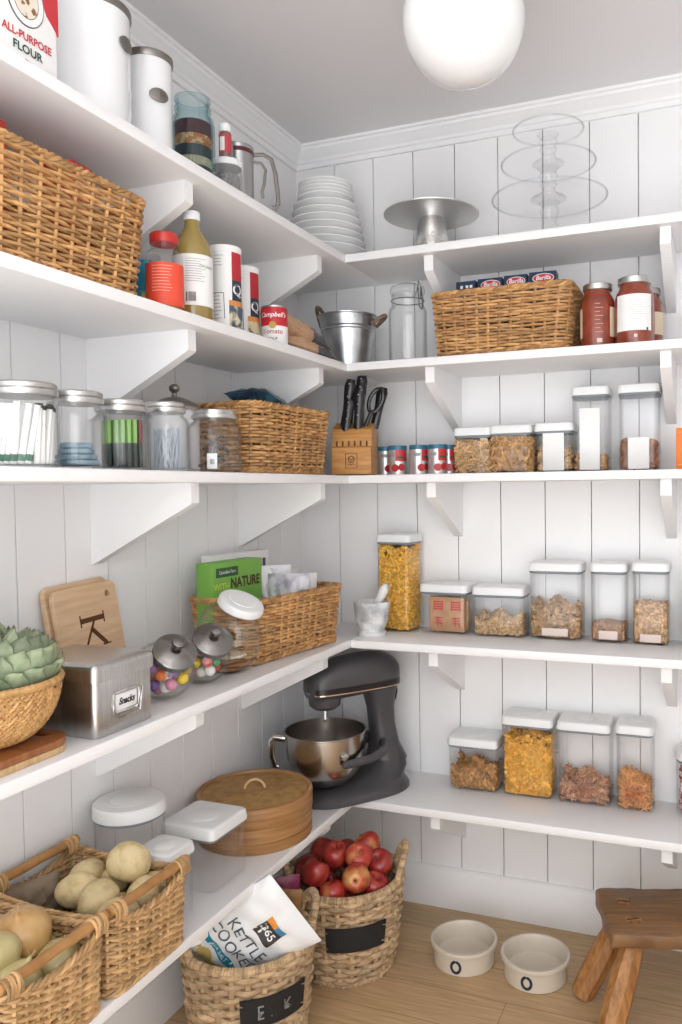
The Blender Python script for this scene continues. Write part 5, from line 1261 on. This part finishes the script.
mb.tube(hp, [.010, .011, .010, .009, .009, .007], 10, flat=.55); mb.build('bowl_handle', CHROME, bw, rz=math.radians(60))
for s_ in (-1, 1):
    mb = MB(); mb.tube([(s_*.040, .055, .135), (s_*.085, .03, .132), (s_*.118, -.03, .128), (s_*.127, -.10, .128), (s_*.127, -.125, .128)], [.020, .017, .013, .012, .010], 10, flat=.7); mb.build('bowl_arm', GRAPH, t)
    mb = MB(); mb.lathe([(0, 0), (.012, 0), (.013, .003), (.010, .010), (0, .012)], 20, M=TR(s_*.1195, -.118, .150)@RY(s_*PI/2)); mb.build('bowl_pin', CHROME, t)
mb = MB(); mb.tube([(-.040, .085, .150), (-.056, .095, .145), (-.068, .105, .135)], [.007, .006, .006], 10); lv = mb.build('lift_lever', CHROME, t)
mb = MB(); mb.ball((-.076, .118, .128), (.015, .013, .014), 16, 10); mb.build('lever_knob', BLACK, lv)
mb = MB(); mb.rbox(.006, .024, .085, .003, .0025, at=(-.040, .070, .165)); mb.build('chrome_plate', CHROME, t)
mb = MB(); mb.tube([(-.03, .118, .310), (-.040, .145, .295), (-.040, .150, .268), (-.028, .138, .248), (-.010, .115, .238)], .0038, 8); mb.build('power_cord', BLACK, t)

# ------------------------------------------------------------------ floor
APP = mk('apple_skin', '#98222a', .28, col2='#c65a3a', nscale=34, stretch=(2.0, 2.0, .5), lo=.42, hi=.80, detail=7, coat=.3, rnd=.1)
APPY = mk('blushed_apple_skin', '#b93a30', .28, col2='#dfa860', nscale=13, stretch=(2.0, 2.0, .8), lo=.46, hi=.66, detail=5, coat=.3)
apl = [(.275, -.450, .262, 'front left'), (.285, -.262, .268, 'far back centre, darkest'), (.312, -.362, .288, 'dull one in the centre'), (.383, -.368, .280, 'yellow blushed one right of centre'), (.360, -.268, .272, 'back right of centre'), (.420, -.292, .262, 'far right at the back'), (.432, -.372, .254, 'far right at the front'), (.392, -.448, .262, 'front pale striped one with its base showing'), (.338, -.470, .246, 'low one at the front centre'), (.212, -.402, .262, 'leftmost in shadow under the shelf'), (.222, -.318, .266, 'back left in shadow'), (.345, -.425, .205, 'buried near the front'), (.250, -.355, .205, 'buried at the left'), (.330, -.310, .200, 'buried at the back'), (.400, -.330, .205, 'buried at the right')]
P = np.array([a[:3] for a in apl]); ra = .0385
for _ in range(120):
    for i in range(len(P)):
        for j in range(i):
            d_ = P[i]-P[j]; L = np.linalg.norm(d_)
            if L < 2*ra*.97: d_ = d_/L*(2*ra*.97-L)*.25*np.array([1, 1, .5]); P[i] += d_; P[j] -= d_
    for i in range(len(P)):
        q = P[i][:2]-np.array([bx, by]); L = np.linalg.norm(q)
        if L > .098: P[i][:2] = np.array([bx, by])+q/L*.098
for i, (a, p) in enumerate(zip(apl, P)):
    t = thing('apple', f'red apple in the seagrass basket, {a[3]}', 'apple', tuple(p), 0, 'apples in the seagrass basket')
    R = ra*random.uniform(.96, 1.04); m = APPY if i in (3, 7, 8, 4) else APP
    prof = [(0, -R*.74), (R*.10, -R*.78), (R*.25, -R*.88), (R*.42, -R*.86), (R*.68, -R*.66), (R*.90, -R*.25), (R*1.0, R*.15), (R*.97, R*.45), (R*.80, R*.74), (R*.55, R*.88), (R*.32, R*.86), (R*.14, R*.72), (0, R*.60)]
    mb = MB(); mb.lathe(prof, 32); mb.build('apple_body', m, t, sharp=80)
    mb = MB(); mb.tube([(0, 0, R*.58), (.001, 0, R*.85), (.004, 0, R*1.08)], .0013, 6); mb.build('stem', flat('apple_stem', '#5a3d22', .8), t)
    mb = MB(); mb.lathe([(0, -R*.80), (R*.09, -R*.82), (R*.06, -R*.74), (0, -R*.74)], 10); mb.build('blossom_end', flat('apple_stem', '#5a3d22', .8), t)
    rot = (random.uniform(-.7, .7), random.uniform(-.7, .7), random.uniform(0, 6))
    if i == 7: rot = (-1.9, .0, .35)
    if i == 3: rot = (.55, .1, .4)
    t.rotation_euler = rot
# chip bag leaning out of the front basket
CHIPW = mk('white_bag_film', '#eef0f1', .3, coat=.3)
t = thing('chip_bag', 'white KETTLE COOKED chip bag leaning out of the front seagrass basket', 'chip bag')
_aw = Vector((-.472, .745, -.472)); wv = (Vector((.718, .010, -.70))+_aw*.42).normalized(); vv = (Vector((.518, .671, .54))-_aw*.80).normalized()
vv = (vv-wv*vv.dot(wv)).normalized(); nn = wv.cross(vv)   # nn: towards the viewer
Wb_, Hb_ = .205, .300
S = pillow(Wb_, Hb_, .060)
top_c = Vector((.396, -.765, .358)); org = top_c-vv*Hb_
mb = MB(); pillow_bag(mb, Wb_, Hb_, .060); bb = mb.build('bag_body', CHIPW, t)
Mb = Matrix((wv, -nn, vv)).transposed().to_4x4(); Mb.translation = org; t.matrix_world = Mb
def on_bag(V, ex=.0012):
    o = []
    for x, y, zq in V:
        u = x/Wb_+.5; v = zq/Hb_; p = S(min(max(u, 0), 1), min(max(v, 0), 1), 1); o.append((x, p[1]-ex+y, zq))
    return o
def bag_patch(x0, x1, z0, z1, m, name, n=8, ex=.001, parent=None):
    V = [(x0+(x1-x0)*i/n, 0, z0+(z1-z0)*j/n) for j in range(n+1) for i in range(n+1)]
    F = [[j*(n+1)+i, j*(n+1)+i+1, j*(n+1)+i+n+2, j*(n+1)+i+n+1] for j in range(n) for i in range(n)]
    mb = MB(); mb.add(on_bag(V, ex), F); return mb.build(name, m, parent or t)
def bag_text(s_, size, m, x, zq, parent=None, **k):
    o = lettering(s_, size, m, parent or t, TR(x, 0, zq), ext=0, **k)
    V = [tuple(v.co) for v in o.data.vertices]
    for v, q in zip(o.data.vertices, on_bag(V, .0022)): v.co = q
    return o
lg = bag_patch(-.022, .034, .198, .250, flat('logo_dark', '#3c3a3b', .5), 'logo_square')
bag_patch(-.022, .006, .240, .254, flat('logo_orange', '#e2913a', .5), 'logo_stripe', 6, .0016, lg)
bag_patch(.006, .034, .240, .254, flat('logo_blue', '#4a86b5', .5), 'logo_stripe', 6, .0016, lg)
bag_text('365', .026, PAPER, .006, .222, lg, off=.0004)
DKT = flat('slate_ink', '#4a5560', .5)
bag_text('KETTLE', .040, DKT, -.004, .166, sx=.92)
bag_text('COOKED', .040, DKT, -.004, .126, sx=.92)
TEALP = flat('teal_print', '#1f8aa6', .5)
tb_ = bag_patch(-.070, .05, .082, .100, TEALP, 'teal_banner', 10)
bag_text('SEA SALT', .013, PAPER, -.012, .091, tb_)
for i, (x, zq, r_) in enumerate(((-.06, .045, .026), (-.025, .055, .022), (.015, .048, .024))):
    V = [(x, 0, zq)]+[(x+r_*math.cos(a), 0, zq+r_*.8*math.sin(a)) for a in np.arange(20)*2*PI/20]
    mb = MB(); mb.add(on_bag(V, .0012+.0003*i), [[0, 1+j, 1+(j+1) % 20] for j in range(20)]); mb.build('chip_picture', mk('chip_print', '#dcc47e', .5, col2='#cbae60', nscale=40), t)
t = stand_bag('snack_bag', 'dark teal snack bag squeezed in the left of the front seagrass basket', (.165, -.755, .06), .12, .20, .03, flat('teal_bag', '#1f6f80', .35), face_cam(.17, -.75), -.1)
t = stand_bag('snack_bag', 'brown snack bag behind the white chip bag in the front basket', (.300, -.690, .10), .12, .245, .035, mk('brown_bag', '#a4763f', .35, col2='#6a4326', nscale=20), face_cam(.3, -.69, -.3), -.05)
t = stand_bag('snack_bag', 'plum coloured snack bag furthest back in the front basket', (.285, -.640, .12), .09, .235, .025, flat('plum_bag', '#7a2b4c', .35), face_cam(.3, -.64, .2), 0)
# pet bowls
for i, (x, y) in enumerate(((.641, -.260), (.845, -.264))):
    t = thing('pet_bowl', ['cream stoneware pet bowl with a dark wreath, left one', 'cream stoneware pet bowl with a dark wreath, beside the stool'][i], 'pet bowl', (x, y, 0), face_cam(x, y, -.28), 'stoneware pet bowls on the floor')
    mb = MB(); mb.lathe([(0, .002), (.080, .002), (.082, 0), (.085, .002), (.0855, .048), (.0925, .052), (.0945, .058), (.0930, .064), (.086, .065), (.083, .060), (.080, .018), (.070, .012), (0, .011)], 64); mb.build('bowl_body', CREAM, t)
    mb = MB(); rr = .0863
    for k_ in range(14):
        a = -1.15*PI/2-.15+ (2*PI-.75)*k_/13 if False else PI/2+.42+(2*PI-.84)*k_/13
        c_ = (.0125*math.cos(a), .026+.0150*math.sin(a)); tx, tz = -math.sin(a), math.cos(a)
        o = [(c_[0]+tx*.0060*math.cos(b)-math.cos(a)*.0040*math.sin(b), c_[1]+tz*.0060*math.cos(b)-math.sin(a)*.0040*math.sin(b)) for b in np.arange(8)*PI/4]
        mb.loft([[(q*math.sin(px_/rr), -q*math.cos(px_/rr), pz_) for px_, pz_ in o] for q in (rr-.0012, rr)])
    w_ = mb.build('wreath_emblem', NAVY, t, kind='stuff')
# stool
STO = mk('old_pine', '#96704a', .5, col2='#6f4d30', nscale=9, stretch=(1, 10, 2), lo=.3, hi=.72, bump=.25, detail=8, coat=.15)
STL = mk('oak_leg', '#bd8850', .5, col2='#936034', nscale=14, stretch=(6, 6, 1), bump=.2, detail=8)
sa = math.radians(17.5); sx0, sy0 = 1.031, -.322
t = thing('wooden_stool', 'low rustic brown wooden stool on the floor beside the pet bowls', 'stool', (sx0, sy0, 0), sa)
Ls, Ds, Hs, Ts = .42, .235, .245, .036
mb = MB(); rings = []
for zq, ins in ((Hs-Ts, .004), (Hs-Ts+.004, .001), (Hs-.012, 0), (Hs-.004, .003), (Hs, .010)):
    o = resample(rrect(Ls-2*ins, Ds-2*ins, .012, 4), 96)[0]
    rings.append([(Ls/2+x+.0025*math.sin(y*60+zq*90)+.0015*math.sin(x*70), y+.002*math.sin(x*40+1)+.0015*math.sin(x*95), zq) for x, y in o])
mb.loft(rings); mb.build('seat', STO, t)
for lx, ly_, ex, ey in ((.075, -.055, -.085, -.085), (.066, .045, -.115, -.020), (Ls-.068, -.062, .06, -.05), (Ls-.068, .055, .06, .06)):
    top_ = np.array([lx, ly_, Hs-Ts+.004]); bot = np.array([lx+ex, ly_+ey, .003])
    mb = MB(); Rr = [.029, .033, .034, .033, .030, .024]; Pp = [bot+(top_-bot)*u for u in np.linspace(0, 1, 6)]
    mb.tube(Pp, Rr, 8); mb.build('leg', STL, t, sharp=30)
for lx, ly_, an in ((.070, -.048, .25), (.064, .038, -.2)):
    mb = MB(); mb.lathe([(0, 0), (.021, 0), (.021, .0012), (.019, .002), (0, .002)], 28, M=TR(lx, ly_, Hs-.0002)); tn = mb.build('tenon', mk('tenon_wood', '#7a4f2b', .5, col2='#a97d50', nscale=60, lo=.45, hi=.62), t)
    mb = MB(); mb.rbox(.034, .004, .0008, .0005, .0003, M=TR(lx, ly_, Hs+.0016)@RZ(an)); mb.build('wedge', flat('wedge_dark', '#3a2413', .7), tn)

# ------------------------------------------------------------------ ceiling lamp
t = thing('ceiling_lamp', 'round white opal glass globe lamp on the ceiling', 'ceiling lamp', (.834, -.80, 2.262))
OPAL = mk('opal_glass', '#f3f3f2', .12, coat=.6)
mb = MB(); prof = [(.1236*math.cos(a), .1236*math.sin(a)) for a in np.linspace(-PI/2, 1.13, 34)]; prof[0] = (0, prof[0][1]); prof += [(.050, .118), (.044, .118), (.040, .10), (0, .10)]
mb.lathe(prof, 72); mb.build('glass_globe', OPAL, t, sharp=50)
mb = MB(); mb.lathe([(0, .1175), (.062, .1175), (.064, .122), (.064, .150), (.072, .160), (.072, .1775), (0, .1775)], 48); mb.build('ceiling_cap', LID, t)
